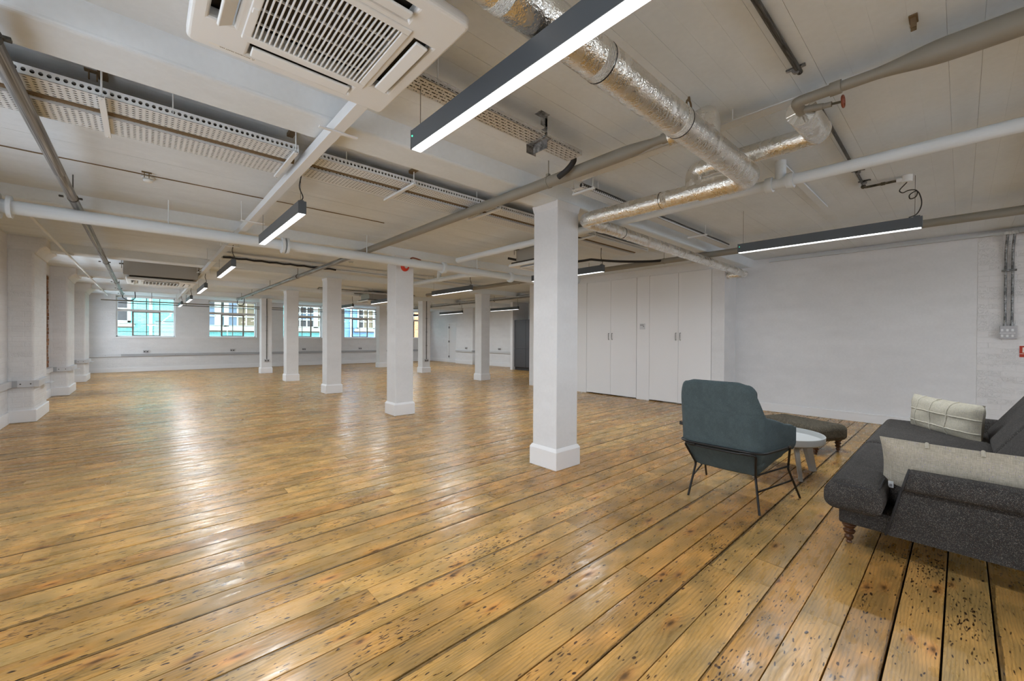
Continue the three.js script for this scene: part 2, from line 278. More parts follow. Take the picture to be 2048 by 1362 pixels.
// --- floor of separate boards
{
  const floor = struct('floor', null, null, 'worn varnished pine board floor with dark open joints', 'floor');
  mesh('subfloor', bx(BL - 0.3, BF + 0.3, -0.25, -0.028, DB - 0.3, DW + 0.4), M.under, floor).userData.kind = 'structure';
  const pitch = 0.1546, list = [];
  const k0 = Math.floor((DB - 0.044) / pitch), k1 = Math.ceil((DW - 0.044) / pitch);
  for (let k = k0; k <= k1; k++) {
    const d0 = 0.044 + k * pitch; let b = BL - 0.05 + rr(-3.5, 0);
    const bEnd = BF + 0.1;
    while (b < bEnd) {
      let len = rr(2.4, 5.2), e = Math.min(b + len, bEnd); if (bEnd - e < 0.5) e = bEnd;
      const s = Math.max(b, BL - 0.05); if (e - s > 0.08) list.push([s, e, d0]);
      b = e;
    }
  }
  const board = (s, e, d0) => {
    const gap = rr(0.0015, 0.0042), w0 = d0 + gap, w1 = d0 + pitch - gap, cup = rr(-0.0009, 0.0013), tilt = rr(-0.0007, 0.0007), lift = rr(-0.0012, 0);
    const nu = 5, prof = [[w0, -0.02], [w0, -0.0016]];
    for (let i = 0; i <= nu; i++) { const t = i / nu, w = w0 + 0.0016 + (w1 - w0 - 0.0032) * t; prof.push([w, lift + cup * (1 - (2 * t - 1) ** 2) + tilt * (2 * t - 1)]); }
    prof.push([w1, -0.0016], [w1, -0.02]);
    const strip = Math.floor(rnd() * NS), uo = rnd(), flip = rnd() < 0.5, pos = [], uv = [], idx = [];
    const nx = Math.max(1, Math.min(3, Math.round((e - s) / 1.6)));
    for (let a = 0; a <= nx; a++) { const x = a === 0 ? s + 0.0006 : a === nx ? e - 0.0006 : s + (e - s) * a / nx, wob = a === 0 || a === nx ? 0 : rr(-0.0008, 0.0008); prof.forEach(([w, y]) => { pos.push(x, y + wob, -w); const t = clamp((w - w0) / (w1 - w0), 0.02, 0.98); uv.push(x / 4 + uo, (strip + (flip ? 1 - t : t)) / NS); }); }
    const n = prof.length; for (let a = 0; a < nx; a++) for (let i = 0; i < n - 1; i++) { const q = a * n + i; idx.push(q, q + n, q + 1, q + 1, q + n, q + n + 1); }
    const g = new THREE.BufferGeometry(); g.setAttribute('position', new THREE.Float32BufferAttribute(pos, 3)); g.setAttribute('uv', new THREE.Float32BufferAttribute(uv, 2)); g.setIndex(idx); g.computeVertexNormals(); return g;
  };
  const F = new THREE.Vector3(Math.sin(42.154 * Math.PI / 180), 0, -Math.cos(42.154 * Math.PI / 180));
  const area = ([s, e, d]) => { let a = 0; for (let i = 0; i < 24; i++) { const b = s + (e - s) * (i + 0.5) / 24, z = b * F.x + d * -F.z, x = b * 0.7414 - d * 0.6711; if (z > 0.7 && Math.abs(x / z) < 1.27 && 1.3 / z < 0.85) a += (e - s) / 24 / z ** 3; } return a; };
  const sorted = list.map((l) => [area(l), l]).sort((a, b) => b[0] - a[0]);
  const rest = floorMats.map(() => []);
  sorted.forEach(([a, l], i) => { const g = board(...l), m = Math.floor(rnd() * floorMats.length); if (i < 298) mesh('floor_board', g, floorMats[m], floor); else rest[m].push(g); });
  // boards too far off to be told apart
  rest.forEach((r, i) => { if (r.length) mesh('distant_floor_boards', merge(r), floorMats[i], floor).userData.kind = 'stuff'; });
}

// --- ceiling slab with boards, beams
{
  const c = struct('ceiling', null, null, 'white painted board ceiling between the concrete beams', 'ceiling');
  mesh('slab', bx(BL - 0.35, BF + 0.35, SLAB + 0.012, SLAB + 0.35, DB - 0.35, DW + 0.35), M.ceil, c);
  const w = 0.1195; let n = 0; const far = [];
  for (let d = DB; d < DW; d += w) {
    const g = () => { const dy = rr(-0.0006, 0.0006), ga = rnd() < 0.25 ? rr(0.0006, 0.0011) : 0.0001; return rbx(BL, BF, SLAB + dy, SLAB + 0.016, d + ga, d + w - ga, 0.0006, 1); };
    if (d > -1.0 && d < 9.5) { mesh('ceiling_board', g(), M.ceil, c); n++; } else far.push(g());
  }
  mesh('distant_ceiling_boards', merge(far), M.ceil, c).userData.kind = 'stuff';
}
const BEAMS = [-4.2, -0.72, 2.81, 6.44, 9.92, 13.4, 16.85];
BEAMS.forEach((d) => {
  const sh = new THREE.Shape(); const w = 0.155; // cross-section in (d, y), soft lower corners and a slight splay
  sh.moveTo(-w - 0.05, SLAB + 0.02); sh.lineTo(-w - 0.035, SLAB - 0.02); sh.lineTo(-w, SOFF + 0.025); sh.quadraticCurveTo(-w, SOFF, -w + 0.03, SOFF); sh.lineTo(w - 0.012, SOFF); sh.quadraticCurveTo(w, SOFF, w, SOFF + 0.012); sh.lineTo(w + 0.01, SLAB + 0.02); sh.closePath();
  const g = new THREE.ExtrudeGeometry(sh, { depth: BF - BL, bevelEnabled: false, curveSegments: 5 }); g.rotateY(Math.PI / 2); g.translate(BL, 0, -d); // shape x -> -z, extrude -> +x
  const which = d < -4 ? 'behind the viewer by the rear wall' : d < 0 ? 'crossing above the grey sofa' : d < 3 ? 'resting on the nearest column' : d < 7 ? 'resting on the column with the red alarm bell' : d < 10 ? 'third from the viewer, at the exposed brick strip side' : d < 14 ? 'second from the far window wall' : 'nearest to the far window wall';
  struct('ceiling_beam', metreUV(g), M.ceil, 'white concrete ceiling beam ' + which, 'beam');
});
// a split joint along the middle of the second bay


// --- walls
const holes = [[-0.74, 0.90], [1.93, 3.58], [4.60, 6.25], [7.28, 8.95], [9.95, 11.55]], WS = 1.26, WT = 2.75;
{
  const parts = [bx(BL - 0.3, BF + 0.3, -0.2, WS, DW, DW + 0.4), bx(BL - 0.3, BF + 0.3, WT, SLAB + 0.05, DW, DW + 0.4)];
  let b = BL - 0.3; for (const [a, e] of holes) { parts.push(bx(b, a, WS, WT, DW, DW + 0.4)); b = e; } parts.push(bx(b, BF + 0.3, WS, WT, DW, DW + 0.4));
  struct('wall_far', merge(parts), M.brickWall, 'white painted brick end wall with the row of windows', 'wall');
  const SL = 0.5;
  const addedLeftWin = [[0.4, 2.3], [3.8, 4.9], [10.55, 12.1]], lw = [bx(BL - 0.35, BL, -0.2, SL, DB - 0.3, 12.15), bx(BL - 0.35, BL, 2.2, SLAB + 0.05, DB - 0.3, 12.15)];  // unseen windows added in the hidden left bays to light ceiling and far end
  let ld = DB - 0.3; for (const [a, e] of addedLeftWin) { lw.push(bx(BL - 0.35, BL, SL, 2.2, ld, a)); ld = e; } lw.push(bx(BL - 0.35, BL, SL, 2.2, ld, 12.15));
  [...addedLeftWin, [14.3, 15.7], [18.0, 19.6]].forEach(([a, e], i) => { const w = struct('window_' + (8 + i), null, null, ['first', 'second', 'third', 'fourth', 'fifth'][i] + ' left wall window counting from the rear, added unseen for daylight', 'window'), B = BL - 0.2; mesh('frame', merge([rbx(B - 0.04, B + 0.04, SL, 2.2, a, a + 0.05), rbx(B - 0.04, B + 0.04, SL, 2.2, e - 0.05, e), rbx(B - 0.039, B + 0.039, SL + 0.001, SL + 0.05, a, e), rbx(B - 0.039, B + 0.039, 2.15, 2.199, a, e), rbx(B - 0.03, B + 0.03, SL + 0.05, 2.15, (a + e) / 2 - 0.03, (a + e) / 2 + 0.03)]), M.trim, w); mesh('pane', bx(B - 0.002, B + 0.002, SL + 0.05, 2.15, a + 0.05, (a + e) / 2 - 0.03), M.glass, w); mesh('pane', bx(B - 0.002, B + 0.002, SL + 0.05, 2.15, (a + e) / 2 + 0.03, e - 0.05), M.glass, w); });
  struct('wall_left', merge([...lw, bx(BL - 0.35, BL - 0.06, -0.2, SLAB + 0.05, 12.15, 13.0), bx(BL - 0.35, BL, -0.2, 0.62, 12.15, 13.0), bx(BL - 0.35, BL, 2.56, SLAB + 0.05, 12.15, 13.0), bx(BL - 0.35, BL, -0.2, SL, 13.0, DW), bx(BL - 0.35, BL, 2.2, SLAB + 0.05, 13.0, DW), bx(BL - 0.35, BL, SL, 2.2, 13.0, 14.3), bx(BL - 0.35, BL, SL, 2.2, 15.7, 18.0), bx(BL - 0.35, BL, SL, 2.2, 19.6, DW)]), M.brickWall, 'white painted brick wall behind the left-hand piers', 'wall');
  struct('wall_right', bx(BR, BR + 0.3, -0.2, SLAB + 0.05, DB - 0.3, 3.16), M.wall, 'plain white plastered wall behind the sofa', 'wall');
  const rear = [[0.6, 2.4], [4.6, 6.4]], back = [bx(BL - 0.35, BR + 0.3, -0.2, 0.45, DB - 0.35, DB), bx(BL - 0.35, BR + 0.3, 2.6, SLAB + 0.05, DB - 0.35, DB)];  // rear openings added out of view to light the ceiling
  let q = BL - 0.35; for (const [a, e] of rear) { back.push(bx(q, a, 0.45, 2.6, DB - 0.35, DB)); q = e; } back.push(bx(q, BR + 0.3, 0.45, 2.6, DB - 0.35, DB));
  struct('wall_back', merge(back), M.wall, 'white rear wall behind the viewer, its windows added for daylight', 'wall');
  rear.forEach(([a, e], i) => { const w = struct('window_' + (6 + i), null, null, ['left-hand', 'right-hand'][i] + ' rear window behind the viewer, added unseen for daylight', 'window'), D = DB - 0.2; mesh('frame', merge([rbx(a, a + 0.05, 0.45, 2.6, D - 0.04, D + 0.04), rbx(e - 0.05, e, 0.45, 2.6, D - 0.04, D + 0.04), rbx(a, e, 0.45, 0.5, D - 0.04, D + 0.04), rbx(a, e, 2.55, 2.6, D - 0.04, D + 0.04), rbx(a, e, 1.98, 2.04, D - 0.03, D + 0.03)]), M.trim, w); mesh('pane', bx(a + 0.05, e - 0.05, 0.5, 1.98, D - 0.002, D + 0.002), M.glass, w); mesh('pane', bx(a + 0.05, e - 0.05, 2.04, 2.55, D - 0.002, D + 0.002), M.glass, w); });
  struct('wall_partition', bx(7.94, BF, -0.2, SLAB + 0.05, 7.9, 8.05), M.wall, 'white partition closing off the cupboard block', 'wall');
  struct('wall_kitchen', merge([bx(BF, BF + 0.3, -0.2, SLAB + 0.05, 7.9, 17.35), bx(BF, BF + 0.3, 2.06, SLAB + 0.05, 17.35, 18.4), bx(BF, BF + 0.3, -0.2, SLAB + 0.05, 18.4, DW)]), M.wall, 'white side wall with the narrow white door at the far right', 'wall');
  struct('wall_pier', rbx(11.82, BF, -0.1, SLAB + 0.02, 15.9, 17.3, 0.01), M.wall, 'white pier next to the far right door', 'wall');
  struct('wall_nib', rbx(11.22, BF, -0.1, SLAB + 0.02, 12.36, 12.5, 0.006), M.wall, 'white nib wall beside the dark kitchen unit', 'wall');
}
// right-hand pier flush with the cupboard, and a shallow one behind the switches
struct('wall_corner', rbx(7.9, BR + 0.05, -0.05, SLAB + 0.02, 2.92, 3.15, 0.006), M.wall, 'white pier at the end of the white cupboards', 'pier');
struct('wall_bay', rbx(BR - 0.004, BR + 0.05, -0.05, SLAB + 0.02, -1.9, -0.14, 0.0035, 2), M.brickWall, 'shallow white projecting bay behind the switch plate', 'wall');

// left-hand piers with corbelled heads
[[9.9, 0.53], [13.6, 0.56], [17.1, 0.58], [6.3, 0.5]].forEach(([d, w], i) => {
  const g = struct('wall_pilaster', null, null, ['white painted brick pier nearest the left edge of the view', 'white painted brick pier beside the exposed brick strip', 'white painted brick pier closest to the left window', 'white painted brick pier left of the view'][i], 'pier');
  mesh('shaft', rbx(BL - 0.02, -1.22, 0, SOFF - 0.06, d - w, d + w, 0.035, 3), M.brickWall, g);
  const sh = new THREE.Shape(); sh.moveTo(0, 0); sh.lineTo(0.26, 0); sh.quadraticCurveTo(0.30, 0.09, 0.36, 0.12); sh.lineTo(0.36, 0.26); sh.lineTo(0, 0.26); sh.closePath();
  const c = new THREE.ExtrudeGeometry(sh, { depth: 2 * w - 0.06, bevelEnabled: true, bevelSize: 0.02, bevelThickness: 0.02, bevelSegments: 2 }); c.translate(BL, SOFF - 0.1, -(d + w - 0.03)); mesh('corbel', metreUV(c), M.brickWall, g);
  mesh('baseboard', rbx(BL - 0.02, -1.195, 0, 0.185, d - w - 0.022, d + w + 0.022, 0.012), M.trim, g);
});
// exposed brick in the slot between the piers
{
  const g = struct('wall_brick_slot', null, null, 'narrow strip of bare brown brick between two left-hand piers', 'brickwork');
  mesh('mortar', bx(BL - 0.06, BL - 0.028, 0.62, 2.56, 12.45, 13.0), std({ color: rgb(0.30, 0.25, 0.20), roughness: 1 }), g);
  const bm = [[0.26, 0.12, 0.06], [0.20, 0.10, 0.055], [0.32, 0.17, 0.09], [0.24, 0.15, 0.10]].map((c) => std({ color: rgb(...c), roughness: 0.95, bumpMap: tPlaster, bumpScale: 0.006 }));
  for (let r = 0; r < 25; r++) { const y = 0.63 + r * 0.077; let d = 12.45 - (r % 2 ? 0.11 : 0); while (d < 13) { const a = Math.max(d, 12.45), e = Math.min(d + 0.215, 12.998); if (e - a > 0.03) mesh('brick', rbx(BL - 0.05, BL - 0.012 + rr(-0.008, 0.004), y, y + 0.066, a, e, 0.005, 1), bm[Math.floor(rnd() * 4)], g); d += 0.227; } }
}
// baseboards
function skirt(name, label, b0, b1, d0, d1, h = 0.15) { struct(name, merge([rbx(b0, b1, 0, h, d0, d1, 0.004), rbx(b0, b1, h, h + 0.022, d0 + (b1 - b0 > 0.5 ? 0.006 : 0), d1, 0.004)]), M.trim, label, 'baseboard'); }
skirt('baseboard_far', 'white baseboard along the window wall', BL, BF, DW - 0.022, DW, 0.14);
skirt('baseboard_right', 'white baseboard on the wall behind the sofa', BR - 0.024, BR, -0.14, 2.92, 0.12);
skirt('baseboard_left', 'white baseboard along the left wall between piers', BL, BL + 0.022, DB, DW, 0.15);
skirt('baseboard_kitchen', 'white baseboard along the side wall by the nib', BF - 0.022, BF, 12.5, 15.9, 0.15);
skirt('baseboard_door', 'white baseboard left of the far door', BF - 0.022, BF, 15.2, DW, 0.15);
skirt('baseboard_pier', 'white baseboard around the pier by the far door', 11.8, 11.83, 15.88, 17.32, 0.16);

// --- columns
[[3.165, 2.825, 'nearest big white square column beside the armchair'], [3.255, 6.45, 'white square column carrying the red alarm bell'], [3.27, 9.9, 'third white square column in the left row'], [3.25, 13.37, 'fourth white square column in the left row'], [3.25, 16.77, 'white column with a conduit and socket by the second window'], [7.79, 9.98, 'white square column in front of the kitchen wall'], [7.77, 13.48, 'white column with a conduit and socket near the far door'], [7.7, 17.0, 'white column farthest away beside the fourth window']].forEach(([b, d, label]) => {
  const g = struct('column', null, null, label, 'column'), w = 0.163;
  mesh('shaft', rbx(b - w, b + w, 0, SOFF + 0.02, d - w, d + w, 0.01, 2), M.column, g);
  const p = 0.185, sh = new THREE.BoxGeometry(0, 0, 0);
  const plinth = new THREE.CylinderGeometry((w + 0.004) * Math.SQRT2, p * Math.SQRT2, 0.03, 4, 1).toNonIndexed(); plinth.computeVertexNormals(); plinth.rotateY(Math.PI / 4); plinth.translate(b, 0.195, -d);
  mesh('plinth', merge([rbx(b - p, b + p, 0, 0.18, d - p, d + p, 0.005), metreUV(plinth)]), M.trim, g);
  // haunch under the beam
  const h = new THREE.CylinderGeometry((w + 0.012) * Math.SQRT2, w * Math.SQRT2, 0.07, 4, 1).toNonIndexed(); h.computeVertexNormals(); h.rotateY(Math.PI / 4); h.translate(b, SOFF - 0.03, -d); mesh('haunch', metreUV(h), M.column, g);
});

// --- windows
holes.forEach(([a, e], i) => {
  const w = struct('window_' + (i + 1), null, null, ['steel framed window at the far left, onto the teal brick wall', 'second steel framed window, beside the column with a conduit', 'third steel framed window between two columns', 'fourth steel framed window, onto the pale blue wall', 'fifth steel framed window at the far right behind a column'][i], 'window');
  const D = DW + 0.2, W = e - a, t = 0.045, f = [];
  mesh('sill', rbx(a - 0.03, e + 0.03, WS - 0.03, WS + 0.008, DW - 0.05, D, 0.006), M.trim, w);
  mesh('frame', merge([rbx(a, a + t, WS, WT, D - 0.04, D + 0.04), rbx(e - t, e, WS, WT, D - 0.04, D + 0.04), rbx(a, e, WS, WS + 0.05, D - 0.04, D + 0.04), rbx(a, e, WT - 0.05, WT, D - 0.04, D + 0.04)]), M.trim, w);
  mesh('transom', rbx(a + t, e - t, 2.20, 2.285, D - 0.035, D + 0.03), std({ color: rgb(0.66, 0.63, 0.62), roughness: 0.6 }), w);
  const xs = [0.2667, 0.4944, 0.722].map((q) => a + W * q + 0.01);
  for (const [k, x] of xs.entries()) { mesh('mullion', rbx(x - 0.014, x + 0.014, 2.285, WT - 0.05, D - 0.015, D + 0.015, 0.002, 1), M.steelBar, w); if (k !== 1) mesh('mullion', rbx(x - 0.026, x + 0.026, WS + 0.05, 2.2, D - 0.02, D + 0.02, 0.002, 1), M.steelBar, w); else mesh('mullion', rbx(x - 0.013, x + 0.013, WS + 0.05, 2.2, D - 0.012, D + 0.012, 0.002, 1), M.steelBar, w); }
  mesh('glazing_bar', rbx(a + t, e - t, 1.735, 1.752, D - 0.01, D + 0.01, 0.002, 1), M.steelBar, w);
  mesh('casement_rail', rbx(xs[0], xs[2], 2.165, 2.2, D - 0.02, D + 0.02, 0.002, 1), M.steelBar, w);
  mesh('casement_rail', rbx(xs[0], xs[2], WS + 0.05, WS + 0.075, D - 0.02, D + 0.02, 0.002, 1), M.steelBar, w);
  mesh('window_catch', merge([cyl(P(xs[0] + 0.02, 1.74, D - 0.03), P(xs[0] + 0.09, 1.70, D - 0.06), 0.008, 0.006, 8)]), M.steelDark, w);
  const px = [a + t, ...xs, e - t]; for (let k = 0; k < 4; k++) for (const [y0, y1] of [[WS + 0.05, 1.735], [1.752, 2.2], [2.285, WT - 0.05]]) mesh('pane', bx(px[k], px[k + 1], y0, y1, D - 0.002, D + 0.002), M.glass, w);
});
// --- door at the far right
{
  const d = struct('door_1', null, null, 'narrow white panelled door standing in the far right wall', 'door');
  mesh('leaf', rbx(BF + 0.03, BF + 0.075, 0.005, 2.04, 17.37, 18.38, 0.004), M.cupboard, d);
  mesh('frame', merge([rbx(BF - 0.03, BF + 0.1, 0, 2.1, 18.38, 18.46), rbx(BF - 0.03, BF + 0.1, 0, 2.1, 17.3, 17.37), rbx(BF - 0.03, BF + 0.1, 2.04, 2.1, 17.37, 18.38)]), M.trim, d);
  for (const y of [0.25, 1.05, 1.8]) mesh('hinge', rbx(BF - 0.035, BF + 0.03, y, y + 0.1, 18.36, 18.40, 0.003), M.galv, d);
}

// ---------------------------------------------------------------- alley and the building opposite
{
  struct('ground', bx(-30, 45, -1.3, -1.0, DW + 0.4, 45), M.road, 'pale grey alley paving, lightened to bounce light to the ceiling', 'ground');  // paving kept pale so it bounces daylight up to the ceiling
  struct('wall_sky_block', bx(BL - 0.35, BF + 0.35, SLAB + 0.36, 5.2, 8, DW + 0.4), M.roof, 'unseen upper storey block added to hold sky light out of the alley', 'wall');  // added mass above the room, limits sky light in the alley
  const D = 25, wallD = 0.4;
  const t = thing('teal_building', 'teal painted brick building seen through the left windows', 'building', null);
  const win = [[-2.1, -0.42, 1.9, 4.2], [2.2, 5.2, 1.78, 4.2], [6.05, 8.6, 1.8, 4.2]];
  mesh('wall', merge([bx(-14, -2.1, -1, 5.2, D, D + wallD), bx(-2.1, 8.95, -1, 1.78, D, D + wallD), bx(-2.1, 8.95, 4.2, 5.2, D, D + wallD), bx(-2.1, -0.42, 1.78, 1.9, D, D + wallD), bx(-0.42, 2.2, 1.78, 4.2, D, D + wallD), bx(5.2, 6.05, 1.78, 4.2, D, D + wallD), bx(8.6, 8.95, 1.78, 4.2, D, D + wallD)]), M.teal, t);
  mesh('drain_pipe', cyl(P(0.245, -1, D - 0.07), P(0.245, 7, D - 0.07), 0.06), M.mint, t);
  mesh('pipe_collar', merge([rbx(0.08, 0.41, 1.78, 1.83, D - 0.1, D, 0.01), cyl(P(0.245, 1.75, D - 0.07), P(0.245, 1.87, D - 0.07), 0.08)]), M.paleFrame, t);
  mesh('wall_pipe', cyl(P(-3, 1.5, D - 0.03), P(2.1, 1.5, D - 0.03), 0.012, 0.012, 8), M.steelDark, t);
  mesh('wall_pipe', cyl(P(0.4, 1.98, D - 0.03), P(2.1, 1.98, D - 0.03), 0.02, 0.02, 8), M.steelDark, t);
  mesh('meter_box', rbx(1.08, 1.18, 1.55, 1.75, D - 0.1, D), M.white, t);
  function sash(par, a, e, y0, y1, cols, rows, glassOf, fat = 0.09) {
    const w = mesh('window', merge([rbx(a, a + fat, y0, y1, D - 0.05, D + 0.1), rbx(e - fat, e, y0, y1, D - 0.05, D + 0.1), rbx(a, e, y1 - 0.08, y1, D - 0.05, D + 0.1), rbx(a, e, y0, y0 + 0.09, D - 0.05, D + 0.1)]), M.paleFrame, par);
    const W = (e - a - 2 * fat) / cols, H = (y1 - y0 - 0.17) / rows;
    for (let c = 0; c < cols; c++) for (let r = 0; r < rows; r++) mesh('pane', bx(a + fat + c * W, a + fat + (c + 1) * W, y0 + 0.09 + r * H, y0 + 0.09 + (r + 1) * H, D + 0.04, D + 0.05), glassOf(c, r), w);
    for (let c = 1; c < cols; c++) mesh('glazing_bar', rbx(a + fat + c * W - 0.028, a + fat + c * W + 0.028, y0, y1, D - 0.02, D + 0.06), M.paleFrame, w);
    for (let r = 1; r < rows; r++) mesh('glazing_bar', rbx(a, e, y0 + 0.09 + r * H - 0.024, y0 + 0.09 + r * H + 0.024, D - 0.02, D + 0.06), M.paleFrame, w);
    return w;
  }
  sash(t, -2.1, -0.42, 1.9, 4.2, 2, 4, () => M.darkGlass, 0.12);
  mesh('window_sill', rbx(-2.3, -0.3, 1.72, 1.88, D - 0.16, D), M.mint, t); mesh('sill_soffit', bx(-2.3, -0.34, 1.67, 1.72, D - 0.13, D), M.brownLedge, t);
  sash(t, 2.2, 3.1, 1.78, 4.2, 2, 5, (c, r) => r < 2 ? M.blueGlass : M.darkGlass, 0.1);
  mesh('window_post', rbx(2.66, 2.92, 1.7, 4.2, D - 0.09, D + 0.05), M.mint, t);
  sash(t, 3.1, 5.2, 1.78, 4.2, 5, 5, (c, r) => c === 0 ? M.blueGlass : M.blindGlass, 0.1);
  mesh('window_sill', rbx(2.0, 5.4, 1.6, 1.79, D - 0.16, D), M.mint, t); mesh('sill_soffit', bx(2.0, 5.36, 1.53, 1.6, D - 0.13, D), M.brownLedge, t);
  sash(t, 6.05, 7.35, 1.8, 4.2, 3, 6, (c, r) => r === 1 ? M.blueGlass : M.darkGlass, 0.12); sash(t, 7.35, 8.6, 1.8, 4.2, 3, 6, () => M.blindGlass, 0.12);
  mesh('window_sill', rbx(5.9, 8.7, 1.62, 1.81, D - 0.16, D), M.mint, t); mesh('sill_soffit', bx(5.9, 8.66, 1.55, 1.62, D - 0.13, D), M.brownLedge, t);
  const b = thing('blue_building', 'pale blue painted building seen through the fourth window', 'building', null);
  mesh('wall', merge([bx(8.96, 9.75, -1, 5.2, D, D + wallD), bx(9.75, 10.85, -1, 1.8, D, D + wallD), bx(9.75, 10.85, 4.2, 5.2, D, D + wallD), bx(10.85, 12.3, -1, 5.2, D, D + wallD)]), M.blue, b);
  sash(b, 9.75, 10.85, 1.8, 4.2, 3, 6, (c) => c ? M.blindGlass : M.darkGlass, 0.1);
  mesh('window_sill', rbx(9.55, 10.95, 1.66, 1.82, D - 0.16, D), M.mint, b); mesh('sill_soffit', bx(9.55, 10.92, 1.6, 1.66, D - 0.13, D), M.brownLedge, b);
  mesh('drain_pipe', cyl(P(9.35, -1, D - 0.07), P(9.35, 7, D - 0.07), 0.055), M.paleFrame, b);
  const o = thing('brick_building', 'orange brick building seen through the farthest right window', 'building', null);
  mesh('wall', bx(13.65, 24, -1, 5.2, D - 0.05, D + wallD), M.orange, o);
  mesh('side_strip', bx(12.3, 13.65, -1, 5.2, D + 0.05, D + wallD), M.teal, o);
  mesh('window_frame', rbx(13.3, 13.62, 0.8, 4, D - 0.02, D + 0.05), M.paleFrame, o);
}

// ---------------------------------------------------------------- linear pendant lights
const LY = 2.3;
function pendant(b, d0, d1, label, o = {}) {
  const g = thing('pendant_light', label, 'lamp', P(b, LY, (d0 + d1) / 2), 'long dark linear pendant lights'), L = d1 - d0, h = L / 2, w = 0.03, top = 0.102;
  const box = (x0, x1, y0, y1, z0, z1, r = 0.002) => { const k = new RoundedBoxGeometry(x1 - x0, y1 - y0, z1 - z0, 1, r); k.translate((x0 + x1) / 2, (y0 + y1) / 2, (z0 + z1) / 2); return k; };
  mesh('housing', merge([box(-w, -w + 0.004, 0.004, top, -h + 0.008, h - 0.008, 0.001), box(w - 0.004, w, 0.004, top, -h + 0.008, h - 0.008, 0.001), box(-w + 0.0035, w - 0.0035, 0.0125, top - 0.0005, -h + 0.009, h - 0.009, 0.001)]), M.lamp, g);
  for (const s of [-1, 1]) mesh('end_cap', box(-w - 0.001, w + 0.001, 0.002, top + 0.002, s > 0 ? h - 0.008 : -h, s > 0 ? h : -h + 0.008, 0.001), M.lamp, g);
  mesh('diffuser', box(-w + 0.004, w - 0.004, 0.0, 0.012, -h + 0.008, h - 0.008, 0.001), glow, g);
  const light = new THREE.RectAreaLight(new THREE.Color().setRGB(0.91, 0.97, 1.03), LAMP, 0.052, L - 0.02); light.name = 'lamp_light'; light.position.set(0, -0.002, 0); light.rotation.x = -Math.PI / 2; light.castShadow = true; g.add(light);
  const up = (o.top ?? SLAB) - LY;
  for (const s of [-1, 1]) mesh('suspension_wire', new THREE.CylinderGeometry(0.0016, 0.0016, up - top, 6).translate(0, (up + top) / 2, s * (h - 0.05)), M.steelDark, g);
  const fz = h; // near end (towards the viewer) is +z
  mesh('cord_grip', box(-0.015, 0.015, top, top + 0.014, fz - 0.06, fz - 0.015, 0.003), M.lamp, g);
  if (o.cable !== false) mesh('power_cable', sweep(spline([new THREE.Vector3(0, top + 0.01, fz - 0.04), new THREE.Vector3(0.012, top + 0.04, fz - 0.03), new THREE.Vector3(-0.012, top + 0.12, fz - 0.04), new THREE.Vector3(0, up, fz - 0.03)], 14), 0.0045, 7), M.rubber, g);
  if (o.led) mesh('indicator_light', new THREE.SphereGeometry(0.005, 10, 8).translate(-w - 0.001, top - 0.035, -h + 0.02), ledMat, g);
  return g;
}
const row1 = ['long linear pendant light directly overhead in the foreground', 'short looking linear pendant light, second of the left row', 'linear pendant light third along the left row', 'linear pendant light fourth along the left row', 'linear pendant light fifth along the left row', 'smallest linear pendant light, last of the left row'];
[[1.085, 0.47, 1.98], [0.955, 3.6, 5.12], [0.955, 7.0, 8.53], [0.955, 10.49, 12.05], [0.955, 13.95, 15.45], [0.9, 16.6, 18.0]].forEach(([b, a, e], i) => pendant(b, a, e, row1[i], { led: i === 0, cable: i > 0, top: i ? 2.62 : SLAB }));
const row2 = ['linear pendant light in front of the wall behind the sofa', 'linear pendant light half hidden behind the nearest column', 'linear pendant light between the bell column and the nearest column', 'linear pendant light emerging behind the bell column on its left', 'linear pendant light in front of the fourth window'];
[[5.13, 0.24, 1.75], [5.1, 3.6, 5.1], [5.1, 6.9, 8.46], [5.1, 10.4, 11.95], [5.13, 13.5, 15.0]].forEach(([b, a, e], i) => pendant(b, a, e, row2[i], { led: i === 0, cable: i > 0 }));
pendant(9.6, 13.6, 15.3, 'linear pendant light in front of the far white door'); pendant(9.67, 10.35, 11.87, 'linear pendant light beside the dark kitchen unit');
pendant(1.0, -3.1, -1.6, 'linear pendant light overhead behind the viewer', { cable: false }); pendant(5.1, -3.3, -1.8, 'linear pendant light behind the sofa out of view', { cable: false });
pendant(9.6, 16.6, 18.0, 'linear pendant light hidden in the far right corner');

// ---------------------------------------------------------------- ceiling cassette air conditioners
const brandTex = (() => { const c = document.createElement('canvas'); c.width = 512; c.height = 48; const x = c.getContext('2d'); x.fillStyle = '#e4e4df'; x.fillRect(0, 0, 512, 48); x.fillStyle = '#2b2b2b'; x.font = 'bold 30px sans-serif'; x.textAlign = 'left'; x.fillText('MITSUBISHI HEAVY IND.', 60, 35); x.beginPath(); for (const a of [0, 1, 2]) { const t = a * 2.094 - 1.571; x.moveTo(28, 24); x.lineTo(28 + 16 * Math.cos(t - 0.4), 24 + 16 * Math.sin(t - 0.4)); x.lineTo(28 + 20 * Math.cos(t), 24 + 20 * Math.sin(t)); x.lineTo(28 + 16 * Math.cos(t + 0.4), 24 + 16 * Math.sin(t + 0.4)); } x.fill(); const t = new THREE.CanvasTexture(c); t.colorSpace = THREE.SRGBColorSpace; return t; })();
